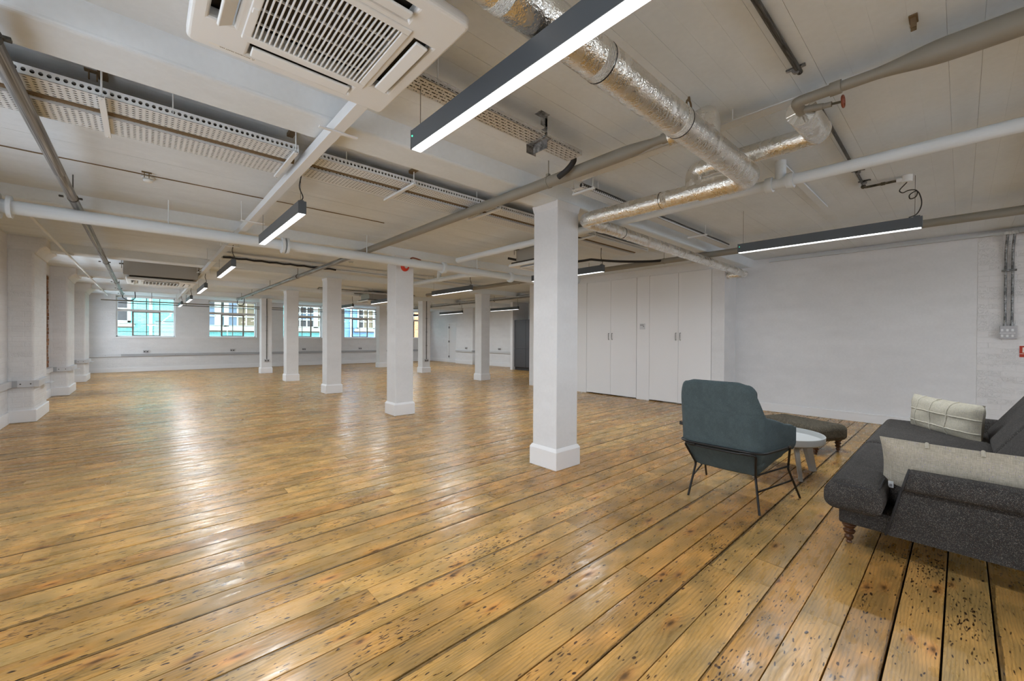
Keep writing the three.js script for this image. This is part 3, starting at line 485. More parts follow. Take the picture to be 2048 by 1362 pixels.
function cassette(b, d, y, S, label, detail, cw = 0.285, ct = 0.27) {
  const g = thing('air_conditioner', label, 'air conditioner', P(b, y, d)), h = S / 2, V = (x, yy, z) => new THREE.Vector3(x, yy, z);
  const bxl = (x0, x1, y0, y1, z0, z1, r = 0.004) => { const k = new RoundedBoxGeometry(x1 - x0, y1 - y0, z1 - z0, 2, Math.min(r, (y1 - y0) / 2.1, (x1 - x0) / 2.1, (z1 - z0) / 2.1)); k.translate((x0 + x1) / 2, (y0 + y1) / 2, (z0 + z1) / 2); return k; };
  const k = S / 0.75;
  // louvre openings: slots cut between the square grille and the rim
  const gi = 0.225 * k, so = 0.262 * k, si = 0.222 * k, sl = 0.19 * k; // grille half size, slot outer, inner edges, half length
  const s0 = 0.252 * k, s1 = 0.322 * k;
  // panel made of strips round the slots
  const shape = new THREE.Shape(); const rad = 0.03 * k; shape.moveTo(-h + rad, -h); shape.lineTo(h - rad, -h); shape.quadraticCurveTo(h, -h, h, -h + rad); shape.lineTo(h, h - rad); shape.quadraticCurveTo(h, h, h - rad, h); shape.lineTo(-h + rad, h); shape.quadraticCurveTo(-h, h, -h, h - rad); shape.lineTo(-h, -h + rad); shape.quadraticCurveTo(-h, -h, -h + rad, -h);
  const hole = (pts) => { const p = new THREE.Path(); pts.forEach(([x, z], i) => i ? p.lineTo(x, z) : p.moveTo(x, z)); p.closePath(); shape.holes.push(p); };
  hole([[-gi + 0.03 * k, -gi + 0.03 * k], [-gi + 0.03 * k, gi - 0.03 * k], [gi - 0.03 * k, gi - 0.03 * k], [gi - 0.03 * k, -gi + 0.03 * k]]);
  for (const s of [-1, 1]) { const a = s > 0 ? s0 : -s1, e = s > 0 ? s1 : -s0; hole([[-sl, a], [-sl, e], [sl, e], [sl, a]]); hole([[a, -sl], [a, sl], [e, sl], [e, -sl]]); }
  const pg = new THREE.ExtrudeGeometry(shape, { depth: 0.018, bevelEnabled: true, bevelThickness: 0.014, bevelSize: 0.012, bevelOffset: -0.012, bevelSegments: 3, curveSegments: 6 }); pg.rotateX(Math.PI / 2); pg.translate(0, 0.032, 0);
  mesh('panel', pg, M.plastic, g);
  mesh('casing', bxl(-cw * k, cw * k, 0.075, ct, -cw * k, cw * k, 0.004), std({ color: rgb(0.40, 0.38, 0.34), roughness: 0.5, metalness: 0.5 }), g);
  mesh('inner_box', merge([bxl(-0.34 * k, 0.34 * k, 0.06, 0.075, -0.34 * k, 0.34 * k), bxl(-0.34 * k, -0.335 * k, 0.03, 0.06, -0.34 * k, 0.34 * k, 0.001), bxl(0.335 * k, 0.34 * k, 0.03, 0.06, -0.34 * k, 0.34 * k, 0.001), bxl(-0.34 * k, 0.34 * k, 0.03, 0.06, 0.335 * k, 0.34 * k, 0.001), bxl(-0.34 * k, 0.34 * k, 0.03, 0.06, -0.34 * k, -0.335 * k, 0.001)]), std({ color: rgb(0.05, 0.045, 0.04), roughness: 0.8 }), g);
  // return grille: frame, slats, ribs
  const gr = new THREE.Group(); gr.name = 'return_grille'; g.add(gr); const q = gi - 0.028 * k;
  mesh('grille_frame', merge([bxl(-gi, gi, -0.006, 0.01, -gi, -q), bxl(-gi, gi, -0.006, 0.01, q, gi), bxl(-gi, -q, -0.006, 0.01, -q, q), bxl(q, gi, -0.006, 0.01, -q, q)]), M.plastic, gr);
  if (detail) {
    for (let i = 0; i < 24; i++) { const x = -q + (i + 0.5) / 24 * 2 * q; mesh('slat', bxl(x - 0.0026, x + 0.0026, -0.005, 0.004, -q, q, 0.0015), M.plastic, gr); }
    for (let i = 1; i < 5; i++) { const z = -q + i / 5 * 2 * q; mesh('rib', bxl(-q, q, 0.002, 0.01, z - 0.0022, z + 0.0022, 0.001), M.plastic, gr); }
    mesh('filter', bxl(-q, q, 0.05, 0.054, -q, q, 0.001), std({ color: rgb(0.07, 0.06, 0.045), roughness: 1 }), gr);
    mesh('grille_catch', bxl(-gi + 0.005, -gi + 0.025, -0.009, 0, 0.07, 0.1, 0.004), M.plastic, g); mesh('grille_catch', bxl(-gi + 0.005, -gi + 0.025, -0.009, 0, -0.06, -0.03, 0.004), M.plastic, g);
    const br = new THREE.PlaneGeometry(0.15, 0.014); br.rotateX(Math.PI / 2); br.rotateY(Math.PI); br.translate(-0.235, -0.0012, -0.34); mesh('brand_mark', br, std({ map: brandTex, roughness: 0.45 }), g);
  } else {
    for (let i = 0; i < 10; i++) { const x = -q + (i + 0.5) / 10 * 2 * q; mesh('slat', bxl(x - 0.006, x + 0.006, -0.004, 0.014, -q, q, 0.002), M.plastic, gr); }
  }
  // louvre flaps
  [[0, 1, 0.25], [0, -1, 0.12], [1, 0, 0.12], [-1, 0, 0.55]].forEach(([ax, az, tilt]) => {
    const f = new RoundedBoxGeometry(2 * sl - 0.012, 0.012, 0.05 * k, 3, 0.005); f.rotateX(tilt); f.translate(0, -0.001 - tilt * 0.012, (s0 + s1) / 2 - tilt * 0.012); if (az) { if (az < 0) f.rotateY(Math.PI); } else f.rotateY(ax > 0 ? Math.PI / 2 : -Math.PI / 2);
    mesh('louvre', f, M.plastic, g);
  });
  for (const [x, z] of [[-1, -1], [1, -1], [-1, 1], [1, 1]]) mesh('hanger_rod', new THREE.CylinderGeometry(0.005, 0.005, SLAB - y - 0.2, 8).translate(x * (cw + 0.02) * k, (0.2 + SLAB - y) / 2, z * 0.31 * k), M.galv, g);
  for (const x of [-1, 1]) mesh('support_rail', bxl(-0.46 * k, 0.46 * k, ct + 0.006, ct + 0.028, x * 0.31 * k - 0.02, x * 0.31 * k + 0.02, 0.002), M.steelDark, g);
  return g;
}
cassette(0.49, 1.556, 2.40, 0.752, 'large white ceiling cassette air conditioner overhead at the top', true);
{ const a = cassette(0.27, 10.95, 2.365, 1.04, 'white cassette air conditioner with exposed metal casing above the left window', false, 0.395, 0.375);
  mesh('refrigerant_pipe', sweep(spline([new THREE.Vector3(0.27, 0.16, 0.42), new THREE.Vector3(0.28, 0.17, 0.49), new THREE.Vector3(0.29, 0.28, 0.49), new THREE.Vector3(0.31, 0.40, 0.44)], 12), 0.03, 10), M.rubber, a); }
cassette(4.66, 4.46, 2.42, 0.75, 'cassette air conditioner partly hidden left of the nearest column', false);
cassette(5.55, 12.75, 2.42, 0.86, 'cassette air conditioner above the fourth window beside the pendant light', false);

// ---------------------------------------------------------------- pipes
function pipeThing(name, label, category, segs, m, extra) { const g = thing(name, label, category, null); segs.forEach(([n, geo]) => mesh(n, geo, m, g)); if (extra) extra(g); return g; }
const ringOn = (p, dir, r, w = 0.02, seg = 20) => cyl(p.clone().addScaledVector(dir, -w / 2), p.clone().addScaledVector(dir, w / 2), r, r, seg);
const DX = new THREE.Vector3(1, 0, 0), DZ = new THREE.Vector3(0, 0, -1);
// galvanised tube on the left
pipeThing('steel_tube', 'galvanised steel tube running along the ceiling at the left edge', 'pipe', [['tube', cyl(P(-0.487, 2.563, -1.5), P(-0.477, 2.563, 17.1), 0.034, 0.034, 20)]], M.galv, (g) => {
  for (const d of [2.81, 5.55, 6.44, 9.92, 13.4, 15.1, 16.85]) mesh('clamp', merge([ringOn(P(-0.482, 2.563, d - 0.06), DZ, 0.038, 0.03), rbx(-0.57, -0.54, 2.558, 2.573, d - 0.075, d - 0.045, 0.003, 1), rbx(-0.45, -0.42, 2.558, 2.573, d - 0.075, d - 0.045, 0.003, 1), cyl(P(-0.482, 2.59, d - 0.06), P(-0.482, d > 5 && d < 6 || d > 15 && d < 16 ? SLAB - 0.002 : SOFF, d - 0.06), 0.005, 0.005, 6)]), M.steelDark, g);
  mesh('cable_loop', sweep(spline([P(-0.477, 2.55, 17.1), P(-0.47, 2.47, 17.2), P(-0.38, 2.41, 17.2), P(-0.26, 2.41, 17.2), P(-0.2, 2.47, 17.2), P(-0.2, 2.66, 17.2), P(-0.2, SOFF + 0.1, 17.2)], 26), 0.012, 8), M.rubber, g);
});
pipeThing('white_conduit', 'thin white conduit left of the galvanised tube', 'pipe', [['tube', cyl(P(-0.93, 2.62, 6.6), P(-0.87, 2.62, 18.6), 0.017, 0.017, 10)]], M.white, (g) => { for (const d of [9.9, 13.4, 15.2, 16.9]) mesh('clip', rbx(-0.95, -0.86, 2.625, 2.65, d - 0.02, d + 0.02, 0.003, 1), M.white, g); mesh('junction_box', rbx(-0.95, -0.8, 2.52, 2.68, 18.55, 18.7), M.white, g); });
// white soil pipe across the room
pipeThing('cast_iron_pipe', 'thick white painted iron pipe crossing in front of the bell column', 'pipe', [['tube', cyl(P(-1.4, 2.462, 5.8), P(6.2, 2.475, 5.83), 0.063, 0.063, 24)]], M.ceil, (g) => {
  for (const [b, r, w] of [[-1.0, 0.115, 0.09], [-0.9, 0.1, 0.03], [1.31, 0.1, 0.03], [1.36, 0.1, 0.03], [3.7, 0.095, 0.05], [5.2, 0.095, 0.05]]) mesh('flange', ringOn(P(b, 2.462, 5.8), DX, r, w, 24), M.ceil, g);
  for (const b of [0.2, 2.4, 4.4]) mesh('hanger', cyl(P(b, 2.5, 5.8), P(b, SLAB, 5.8), 0.006, 0.006, 8), M.ceil, g);
});
// branch of the white pipe
pipeThing('branch_pipe', 'white painted branch pipe running back from the crossing pipe', 'pipe', [['tube', sweep(roundPath([P(4.65, 2.47, 5.82), P(4.65, 2.52, 6.4), P(4.6, 2.54, 9.3)], 0.12), 0.05, 18)], ['riser', cyl(P(4.62, 2.5, 7.4), P(4.62, SLAB - 0.002, 7.4), 0.045)]], M.ceil);
// white pipe along the ceiling at right
pipeThing('ceiling_pipe', 'white painted pipe running under the ceiling above the foil ducts', 'pipe', [['tube', cyl(P(3.92, 2.602, -3), P(3.92, 2.602, 5.7), 0.045, 0.045, 20)]], M.ceil, (g) => {
  for (const d of [0.95, 1.1]) mesh('collar', ringOn(P(3.92, 2.602, d), DZ, 0.062, 0.05), M.ceil, g);
  mesh('branch', cyl(P(3.92, 2.602, 1.02), P(3.92, SLAB, 1.02), 0.04), M.ceil, g);
  mesh('flat_strap', rbx(3.94, 5.6, SLAB - 0.02, SLAB - 0.004, 1.0, 1.06, 0.003, 1), M.ceil, g);
});
// beige insulated heating pipe, far run and near run
pipeThing('heating_pipe', 'long beige insulated heating pipe running towards the windows', 'pipe', [['tube', sweep([...subdivide(P(2.50, 2.60, 1.3), P(2.50, 2.60, 2.2), 0.03), ...subdivide(P(2.50, 2.60, 2.3), P(2.48, 2.60, 6.5), 0.7)], (L) => L < 0.08 ? 0.026 : L < 0.34 ? 0.026 + 0.02 * Math.sin((L - 0.08) / 0.26 * 1.571) : 0.046, 20)]], M.beige, (g) => {
  mesh('end_fitting', ringOn(P(2.50, 2.60, 1.29), DZ, 0.034, 0.05, 8), M.beige, g);
  mesh('clamp', merge([ringOn(P(2.50, 2.60, 2.32), DZ, 0.05, 0.025), rbx(2.485, 2.515, 2.63, 2.67, 2.31, 2.34, 0.003, 1), cyl(P(2.50, 2.62, 2.32), P(2.50, SLAB, 2.32), 0.004, 0.004, 6)]), M.beige, g);
  mesh('far_tube', cyl(P(2.48, 2.60, 6.5), P(2.43, 2.60, 17.0), 0.04, 0.04, 18), M.galv, g);
  for (const d of [9.6, 12.2, 14.6, 16.4]) mesh('hanger', merge([ringOn(P(2.46, 2.60, d), DZ, 0.046, 0.02), cyl(P(2.46, 2.6, d), P(2.46, SLAB, d), 0.005, 0.005, 6)]), M.steelDark, g);
  mesh('cable_loop', sweep(spline([P(2.43, 2.55, 17), P(2.44, 2.44, 17.05), P(2.5, 2.4, 17.05), P(2.62, 2.44, 17.05), P(2.64, 2.7, 17.05)], 20), 0.012, 8), M.rubber, g);
});
pipeThing('heating_pipe', 'beige insulated pipe at top right with a red valve wheel', 'pipe', [['tube', sweep([...subdivide(P(2.705, 2.625, -0.56), P(2.705, 2.625, 0.0), 0.28), ...subdivide(P(2.703, 2.625, 0.06), P(2.702, 2.625, 0.38), 0.03), P(2.70, 2.625, 0.5)], (L) => L < 0.6 ? 0.054 : L < 0.88 ? 0.054 - 0.027 * (0.5 - 0.5 * Math.cos((L - 0.6) / 0.28 * Math.PI)) : 0.027, 22)], ['elbow', sweep(roundPath([P(2.70, 2.625, 0.48), P(2.70, 2.625, 0.61), P(2.70, 2.62, 0.63), P(2.86, 2.62, 0.634)], 0.09), 0.027, 16)]], M.beige, (g) => {
  mesh('union_nut', ringOn(P(2.70, 2.625, 0.455), DZ, 0.038, 0.047, 6), M.beige, g);
  mesh('valve_body', merge([cyl(P(2.79, 2.61, 0.61), P(2.79, 2.594, 0.525), 0.02, 0.016), cyl(P(2.79, 2.594, 0.525), P(2.79, 2.59, 0.487), 0.015, 0.015, 6)]), M.beige, g);
  mesh('valve_stem', cyl(P(2.79, 2.59, 0.487), P(2.79, 2.584, 0.44), 0.006), M.brass, g);
  const w = new THREE.TorusGeometry(0.028, 0.006, 8, 16); w.translate(2.79, 2.584, -0.438); const sp = []; for (let i = 0; i < 3; i++) { const s = new THREE.BoxGeometry(0.054, 0.006, 0.006); s.rotateZ(i * 1.047); s.translate(2.79, 2.584, -0.438); sp.push(s); } mesh('valve_wheel', merge([w, ...sp]), M.valveRed, g);
});
pipeThing('heating_pipe', 'beige insulated heating pipe behind the pendant light on the right', 'pipe', [['tube', cyl(P(6.48, 2.602, -3), P(6.43, 2.602, 11.0), 0.045, 0.045, 20)]], M.beige, (g) => { for (const d of [-0.9, 3.35, 4.9, 6.9]) mesh('hanger', merge([ringOn(P(6.455, 2.602, d), DZ, 0.05, 0.02), cyl(P(6.455, 2.64, d), P(6.455, SLAB, d), 0.005, 0.005, 6)]), M.beige, g); });
pipeThing('thin_pipe', 'thin grey pipe crossing above the far pendant lights', 'pipe', [['tube', cyl(P(8.7, 2.56, 8.6), P(8.7, 2.54, 19.5), 0.028, 0.028, 12)]], M.galv, (g) => { for (const d of [10.5, 12.5, 14.5, 16.5]) mesh('hanger', merge([ringOn(P(8.7, 2.55, d), DZ, 0.035, 0.02), cyl(P(8.7, 2.58, d), P(8.7, SLAB, d), 0.004, 0.004, 6)]), M.steelDark, g); });
[[2.44, 18.2, -1.0, 'upper thin grey pipe in front of the tops of the windows', M.beige, 0.02], [2.37, 18.2, -0.6, 'lower thin dark pipe in front of the tops of the windows', M.steelDark, 0.013]].forEach(([y, d, b, l, m, r]) => pipeThing('window_pipe', l, 'pipe', [['tube', cyl(P(b, y, d), P(10.5, y, d), r, r, 10)]], m, (g) => { for (const x of [0.2, 1.1, 2.6, 4.4, 6.6, 8.8]) mesh('hanger', cyl(P(x, y, d), P(x, SLAB, d), 0.006, 0.006, 6), M.steelDark, g); }));
// foil wrapped pipework
{
  const g = thing('foil_duct', 'silver foil wrapped pipework zigzagging under the ceiling', 'duct', null);
  const y = 2.49;
  mesh('main_run', sweep(roundPath([...subdivide(P(0.0, y, 1.056), P(2.83, y, 1.048), 0.3), P(3.31, y, 1.048), P(3.31, y, 1.42)], 0.115), 0.083, 28), M.foil, g);
  mesh('cross_run', sweep(roundPath([P(3.31, y - 0.002, 1.26), P(3.30, y - 0.002, 2.1), P(3.28, y, 2.565), P(3.62, y, 2.569)], 0.1), 0.070, 26), M.foil, g);
  mesh('wall_run', sweep(roundPath([P(3.46, y, 2.567), ...subdivide(P(3.95, y, 2.572), P(7.4, y - 0.012, 2.612), 0.5), P(8.02, y - 0.014, 2.62), P(8.02, y - 0.014, 2.93)], 0.07), 0.062, 24), M.foil, g);
  mesh('upper_run', sweep(roundPath([P(2.83, 2.625, 0.634), P(3.32, 2.665, 0.64), P(3.32, 2.668, 1.26), P(3.32, 2.665, 1.47), P(3.315, 2.51, 1.47)], 0.06), 0.066, 24), M.foil, g);
  mesh('short_sleeve', sweep(subdivide(P(2.82, 2.624, 0.634), P(3.25, 2.66, 0.64), 0.06), 0.0755, 24), M.foil, g);
  mesh('riser', sweep(roundPath([P(2.51, 2.60, 1.29), P(2.58, 2.675, 1.06), P(2.58, 2.5, 1.05)], 0.02), 0.064, 22), M.foil, g);
  for (const [p, d, r] of [[P(0.89, y, 1.053), DX, 0.0845], [P(1.43, y, 1.053), DX, 0.0845], [P(2.15, y, 1.049), DX, 0.0845], [P(3.305, y, 1.7), DZ, 0.0715], [P(3.302, y, 2.04), DZ, 0.0715], [P(3.95, y, 2.572), DX, 0.0635], [P(5.1, y - 0.004, 2.585), DX, 0.0635], [P(6.4, y - 0.008, 2.6), DX, 0.0635]]) mesh('tape_band', ringOn(p, d, r, 0.05, 28), M.foil, g);
  for (const [p, d, r] of [[P(1.46, y, 1.053), DX, 0.0855], [P(2.18, y, 1.049), DX, 0.0855], [P(3.305, y, 1.74), DZ, 0.0725], [P(3.99, y, 2.572), DX, 0.0645]]) mesh('binding_wire', ringOn(p, d, r, 0.004, 28), M.rubber, g);
}
// dark conduit across the ceiling with its junction box
pipeThing('dark_conduit', 'dark steel conduit along the ceiling at upper right', 'conduit', [['tube', cyl(P(0.2, 2.762, 0.615), P(2.66, 2.762, 0.605), 0.014, 0.014, 12)], ['tube', cyl(P(3.2, 2.762, 0.61), P(5.03, 2.762, 0.632), 0.011, 0.011, 10)]], M.steelDark, (g) => { for (const b of [2.62, 4.6, 4.95]) mesh('saddle', merge([ringOn(P(b, 2.76, 0.615), DX, 0.018, 0.02, 12), rbx(b - 0.01, b + 0.01, 2.766, 2.778, 0.57, 0.66, 0.002, 1)]), M.galv, g); });
{
  const g = thing('junction_box', 'round white junction box on a brass conduit above the right pendant light', 'junction box', null);
  mesh('conduit', sweep(roundPath([P(5.03, 2.755, 0.632), P(5.08, 2.75, 0.63), P(5.08, 2.75, 0.4)], 0.02), 0.011, 10), M.brass, g); mesh('coupling', ringOn(P(5.08, 2.75, 0.5), DZ, 0.015, 0.03, 10), M.brass, g); mesh('elbow', new THREE.SphereGeometry(0.02, 12, 10).translate(5.05, 2.752, -0.635), M.brass, g);
  mesh('box', cyl(P(5.08, 2.72, 0.34), P(5.08, SLAB, 0.34), 0.036, 0.038, 20), M.plastic, g); mesh('spout', cyl(P(5.08, 2.75, 0.41), P(5.08, 2.75, 0.36), 0.018, 0.024, 12), M.plastic, g);
  mesh('coiled_cable', sweep(spline([P(5.08, 2.72, 0.34), P(5.1, 2.66, 0.39), P(5.11, 2.64, 0.37), P(5.12, 2.655, 0.33), P(5.12, 2.64, 0.28), P(5.12, 2.585, 0.285), P(5.12, 2.575, 0.32), P(5.12, 2.61, 0.325), P(5.12, 2.635, 0.28), P(5.13, 2.58, 0.255), P(5.13, 2.50, 0.25), P(5.13, 2.43, 0.28), P(5.13, 2.41, 0.33)], 70), 0.0045, 7), M.rubber, g);
}

// ---------------------------------------------------------------- cable trays
function tray(name, label, along, u0, u1, v0, v1, y, lip, m, o = {}) {
  const g = thing(name, label, 'cable tray', null), t = 0.0015, f = along === 'b' ? (a, b, c, d, e, h) => bx(a, b, c, d, e, h) : (a, b, c, d, e, h) => bx(e, h, c, d, a, b);
  const plane = (a, b, c, d, e, h) => f(a, b, c, d, e, h);
  const plate = plane(u0, u1, y, y + t, v0, v1); if (along === 'd') { const uv = plate.attributes.uv; for (let i = 0; i < uv.count; i++) { const a = uv.getX(i); uv.setX(i, uv.getY(i)); uv.setY(i, a); } }
  mesh('tray_bed', plate, m, g);
  for (const [a, b] of [[v0, v0 + t], [v1 - t, v1]]) { const fl = plane(u0, u1, y, y + lip, a, b), pu = fl.attributes.uv, pp = fl.attributes.position, rows = m === M.dotsW ? 0.02907 : 0.05; for (let i = 0; i < pu.count; i++) pu.setXY(i, along === 'b' ? pp.getX(i) : pp.getZ(i), (pp.getY(i) - y) / lip * rows); mesh('tray_flange', fl, m, g); }
  for (let u = u0 + 0.25; u < u1; u += 1.3) if (along === 'd' || Math.min(...BEAMS.map((q) => Math.abs(q - v0))) > 0.25) mesh('hanger_rod', along === 'b' ? cyl(P(u, y, v0 + 0.006), P(u, SLAB, v0 + 0.006), 0.004, 0.004, 6) : cyl(P(v0 + 0.006, y, u), P(v0 + 0.006, SLAB, u), 0.004, 0.004, 6), M.white, g);
  if (o.cable) o.cable.forEach(([v, r, dy]) => mesh('cable', sweep(subdivide(along === 'b' ? P(u0 + 0.02, y + r + 0.002, v) : P(v, y + r + 0.002, u0), along === 'b' ? P(u1 - 0.02, y + r + 0.002, v) : P(v, y + r + 0.002, u1), 0.35).map((p, i) => { p.y += (i % 2) * 0.003; return p; }), r, 8), M.rubber, g));
  return g;
}
tray('cable_tray', 'white perforated cable tray at upper left, the one nearer the viewer', 'b', -1.42, 0.82, 3.18, 3.37, 2.615, 0.05, M.dotsW, { cable: [[3.205, 0.0165], [3.252, 0.0165], [3.298, 0.0165], [3.345, 0.0165]] });
tray('cable_tray', 'white perforated cable tray at upper left, the one nearer the windows', 'b', -1.42, 0.80, 3.43, 3.68, 2.60, 0.05, M.dotsW, { cable: [[3.455, 0.0165], [3.495, 0.0165], [3.535, 0.0165], [3.575, 0.0165], [3.615, 0.0165], [3.655, 0.0165]] });
solo('cable_run', sweep(subdivide(P(-1.42, 2.63, 3.40), P(0.84, 2.63, 3.40), 0.4), 0.024, 10), M.rust, 'brown cable bundle between the two upper left trays', 'cable');
tray('cable_tray', 'white perforated tray between the second light and the nearest column, viewer side', 'b', 0.95, 5.85, 3.3, 3.46, 2.665, 0.05, M.dotsW, { cable: [[3.325, 0.0165], [3.362, 0.0165], [3.398, 0.0165], [3.435, 0.0165]] });
tray('cable_tray', 'white perforated tray between the second light and the nearest column, window side', 'b', 0.93, 5.85, 3.55, 3.76, 2.66, 0.05, M.dotsW, { cable: [[3.575, 0.0165], [3.615, 0.0165], [3.655, 0.0165], [3.695, 0.0165], [3.735, 0.0165]] });
solo('cable_run', sweep(subdivide(P(0.93, 2.685, 3.505), P(5.8, 2.685, 3.505), 0.4), 0.02, 10), M.rust, 'brown cable bundle between the two trays by the nearest column', 'cable');
{
  const names = ['leftmost strut hanger holding the upper left trays', 'strut hanger at the end of the upper left trays', 'strut hanger third along the perforated trays', 'strut hanger on the trays left of the nearest column', 'strut hanger on the trays right of the nearest column'];
  [-0.17, 0.79, 1.76, 2.76, 4.4].forEach((b, i) => {
    const g = thing('strut_hanger', names[i], 'hanger', null, 'strut hangers on the perforated trays');
    const y = b > 1 ? 2.64 : 2.582, e0 = b > 1 ? 3.22 : 3.12, e1 = b > 1 ? 3.82 : 3.72;
    mesh('channel', merge([bx(b - 0.014, b + 0.014, y, y + 0.002, e0, e1), bx(b - 0.014, b - 0.012, y + 0.002, y + 0.017, e0, e1), bx(b + 0.012, b + 0.014, y + 0.002, y + 0.017, e0, e1)]), M.white, g);
    mesh('ceiling_channel', bx(b - 0.02, b + 0.02, SLAB - 0.025, SLAB - 0.001, 3.08, 3.3), M.rust, g);
    for (const d of [e0 + 0.02, e1 - 0.02]) mesh('rod', cyl(P(b, y - 0.005, d), P(b, SLAB - 0.001, d), 0.005, 0.005, 6), M.white, g);
  });
}
tray('cable_tray', 'grey slotted cable tray between the air conditioner and the beige pipe', 'b', 0.9, 2.36, 1.86, 2.0, 2.63, 0.035, M.slotsG, { cable: [[1.878, 0.0125], [1.905, 0.0125], [1.932, 0.0125], [1.959, 0.0125], [1.984, 0.0125]] });
{
  const g = thing('tray_bracket', 'bent galvanised bracket holding the grey slotted tray', 'bracket', null), b = 1.98;
  mesh('plate', merge([rbx(b - 0.002, b + 0.002, 2.56, 2.70, 1.85, 1.98, 0.001, 1), rbx(b - 0.03, b + 0.03, 2.622, 2.63, 1.84, 2.02, 0.002, 1), rbx(b - 0.012, b + 0.012, 2.63, SLAB, 1.86, 1.866, 0.002, 1), rbx(b - 0.07, b + 0.012, SLAB - 0.004, SLAB, 1.84, 1.9, 0.001, 1), rbx(b - 0.05, b + 0.012, 2.70, 2.76, 1.86, 1.864, 0.001, 1)]), M.galv, g);
  mesh('drop_plate', rbx(b - 0.045, b + 0.045, 2.565, 2.625, 2.0, 2.003, 0.001, 1), M.galv, g);
}
solo('cable_bundle', sweep(spline([P(2.28, 2.66, 1.93), P(2.36, 2.66, 1.95), P(2.41, 2.64, 1.98), P(2.40, 2.59, 2.03), P(2.40, 2.56, 2.12)], 20), 0.022, 12), M.rubber, 'black cable bundle hanging off the end of the slotted tray', 'cable');
tray('cable_tray', 'white slotted tray along the beige pipe at upper right', 'd', -0.55, 2.3, 2.80, 2.89, 2.70, 0.008, M.slotsW);
tray('cable_tray', 'white cable tray with black cable behind the foil pipework', 'b', 2.92, 6.4, 2.30, 2.43, 2.665, 0.03, M.dotsW, { cable: [[2.32, 0.022]] });
{ const n = ['leftmost of the two strut brackets on the black cable tray', 'strut bracket on the black cable tray above the wall duct']; [3.0, 5.4].forEach((b, i) => { const g = thing('tray_bracket', n[i], 'bracket', null); mesh('arm', rbx(b - 0.012, b + 0.012, 2.645, 2.663, 2.22, 2.47, 0.002, 1), M.white, g); for (const d of [2.24, 2.46]) mesh('rod', cyl(P(b, 2.65, d), P(b, SLAB, d), 0.004, 0.004, 6), M.white, g); }); }
// black cables sagging near the cupboards
solo('cable_run', sweep([...sag(P(4.6, 2.66, 5.2), P(5.7, 2.66, 4.3), 0.07), ...sag(P(5.72, 2.66, 4.28), P(6.62, 2.63, 3.15), 0.04), P(6.62, 2.61, 2.5)], 0.02, 8), M.rubber, 'black cable sagging along the ceiling above the cupboards', 'cable');
tray('cable_tray', 'white perforated tray crossing the ceiling near the fourth column', 'b', 0.9, 6.8, 8.6, 8.72, 2.66, 0.05, M.dotsW, { cable: [[8.66, 0.03]] });
solo('cable_run', sweep(subdivide(P(1.0, 2.665, 8.56), P(2.9, 2.665, 8.56), 0.12).map((p, i) => { p.y += (i % 2) * 0.012; return p; }), 0.018, 8), M.rubber, 'dark cable clipped under the ceiling left of the third column', 'cable');
tray('cable_tray', 'dark cable tray above the far pendant lights', 'b', 3.6, 6.6, 12.0, 12.14, 2.63, 0.04, M.slotsG, { cable: [[12.05, 0.03], [12.1, 0.025]] });
tray('cable_tray', 'dark cable tray running above the kitchen unit', 'd', 8.4, 16.5, 9.0, 9.15, 2.63, 0.04, M.slotsG, { cable: [[9.05, 0.028], [9.1, 0.022]] });
tray('cable_tray', 'thin white tray along the top of the wall behind the sofa', 'd', -2.5, 2.35, 8.37, 8.43, 2.70, 0.03, M.slotsW);
// rectangular white trunking above the left row of lights
{
  const g = thing('lighting_trunking', 'white square trunking above the left row of pendant lights', 'trunking', null);
  mesh('trunking', rbx(0.86, 0.925, 2.572, 2.64, 1.95, 18.2, 0.003), M.white, g);
  for (const d of [2.6, 5.28, 6.9, 8.5, 10.2, 12.1, 13.9, 15.6, 17.2]) mesh('bracket', merge([rbx(0.78, 1.01, 2.562, 2.572, d - 0.012, d + 0.012, 0.002, 1), ...(BEAMS.some((q) => Math.abs(q - d) < 0.25) ? [] : [cyl(P(0.79, 2.56, d), P(0.79, SLAB, d), 0.004, 0.004, 6), cyl(P(1.0, 2.56, d), P(1.0, SLAB, d), 0.004, 0.004, 6)])]), M.white, g);
}
solo('ceiling_cable', sweep(subdivide(P(-1.4, 2.775, 5.03), P(2.3, 2.775, 5.01), 0.37).map((p, i) => { p.y += (i % 2) * 0.003; return p; }), 0.006, 6), M.rust, 'thin dark cable clipped across the ceiling beside the second pendant light', 'cable');
pipeThing('drop_conduit', 'pair of bent brown conduits dropping from the ceiling beyond the bell column', 'conduit', [['tube', sweep(roundPath([P(4.9, 2.755, 6.98), P(5.3, 2.755, 6.95), P(5.3, 2.64, 6.95)], 0.06), 0.012, 8)], ['tube', sweep(roundPath([P(5.4, 2.64, 6.92), P(5.4, 2.755, 6.92), P(6.1, 2.755, 6.92)], 0.06), 0.012, 8)]], M.brass, (g) => mesh('detector_head', new THREE.SphereGeometry(0.03, 14, 10).scale(1, 0.7, 1).translate(5.3, 2.63, -6.95), M.plastic, g));
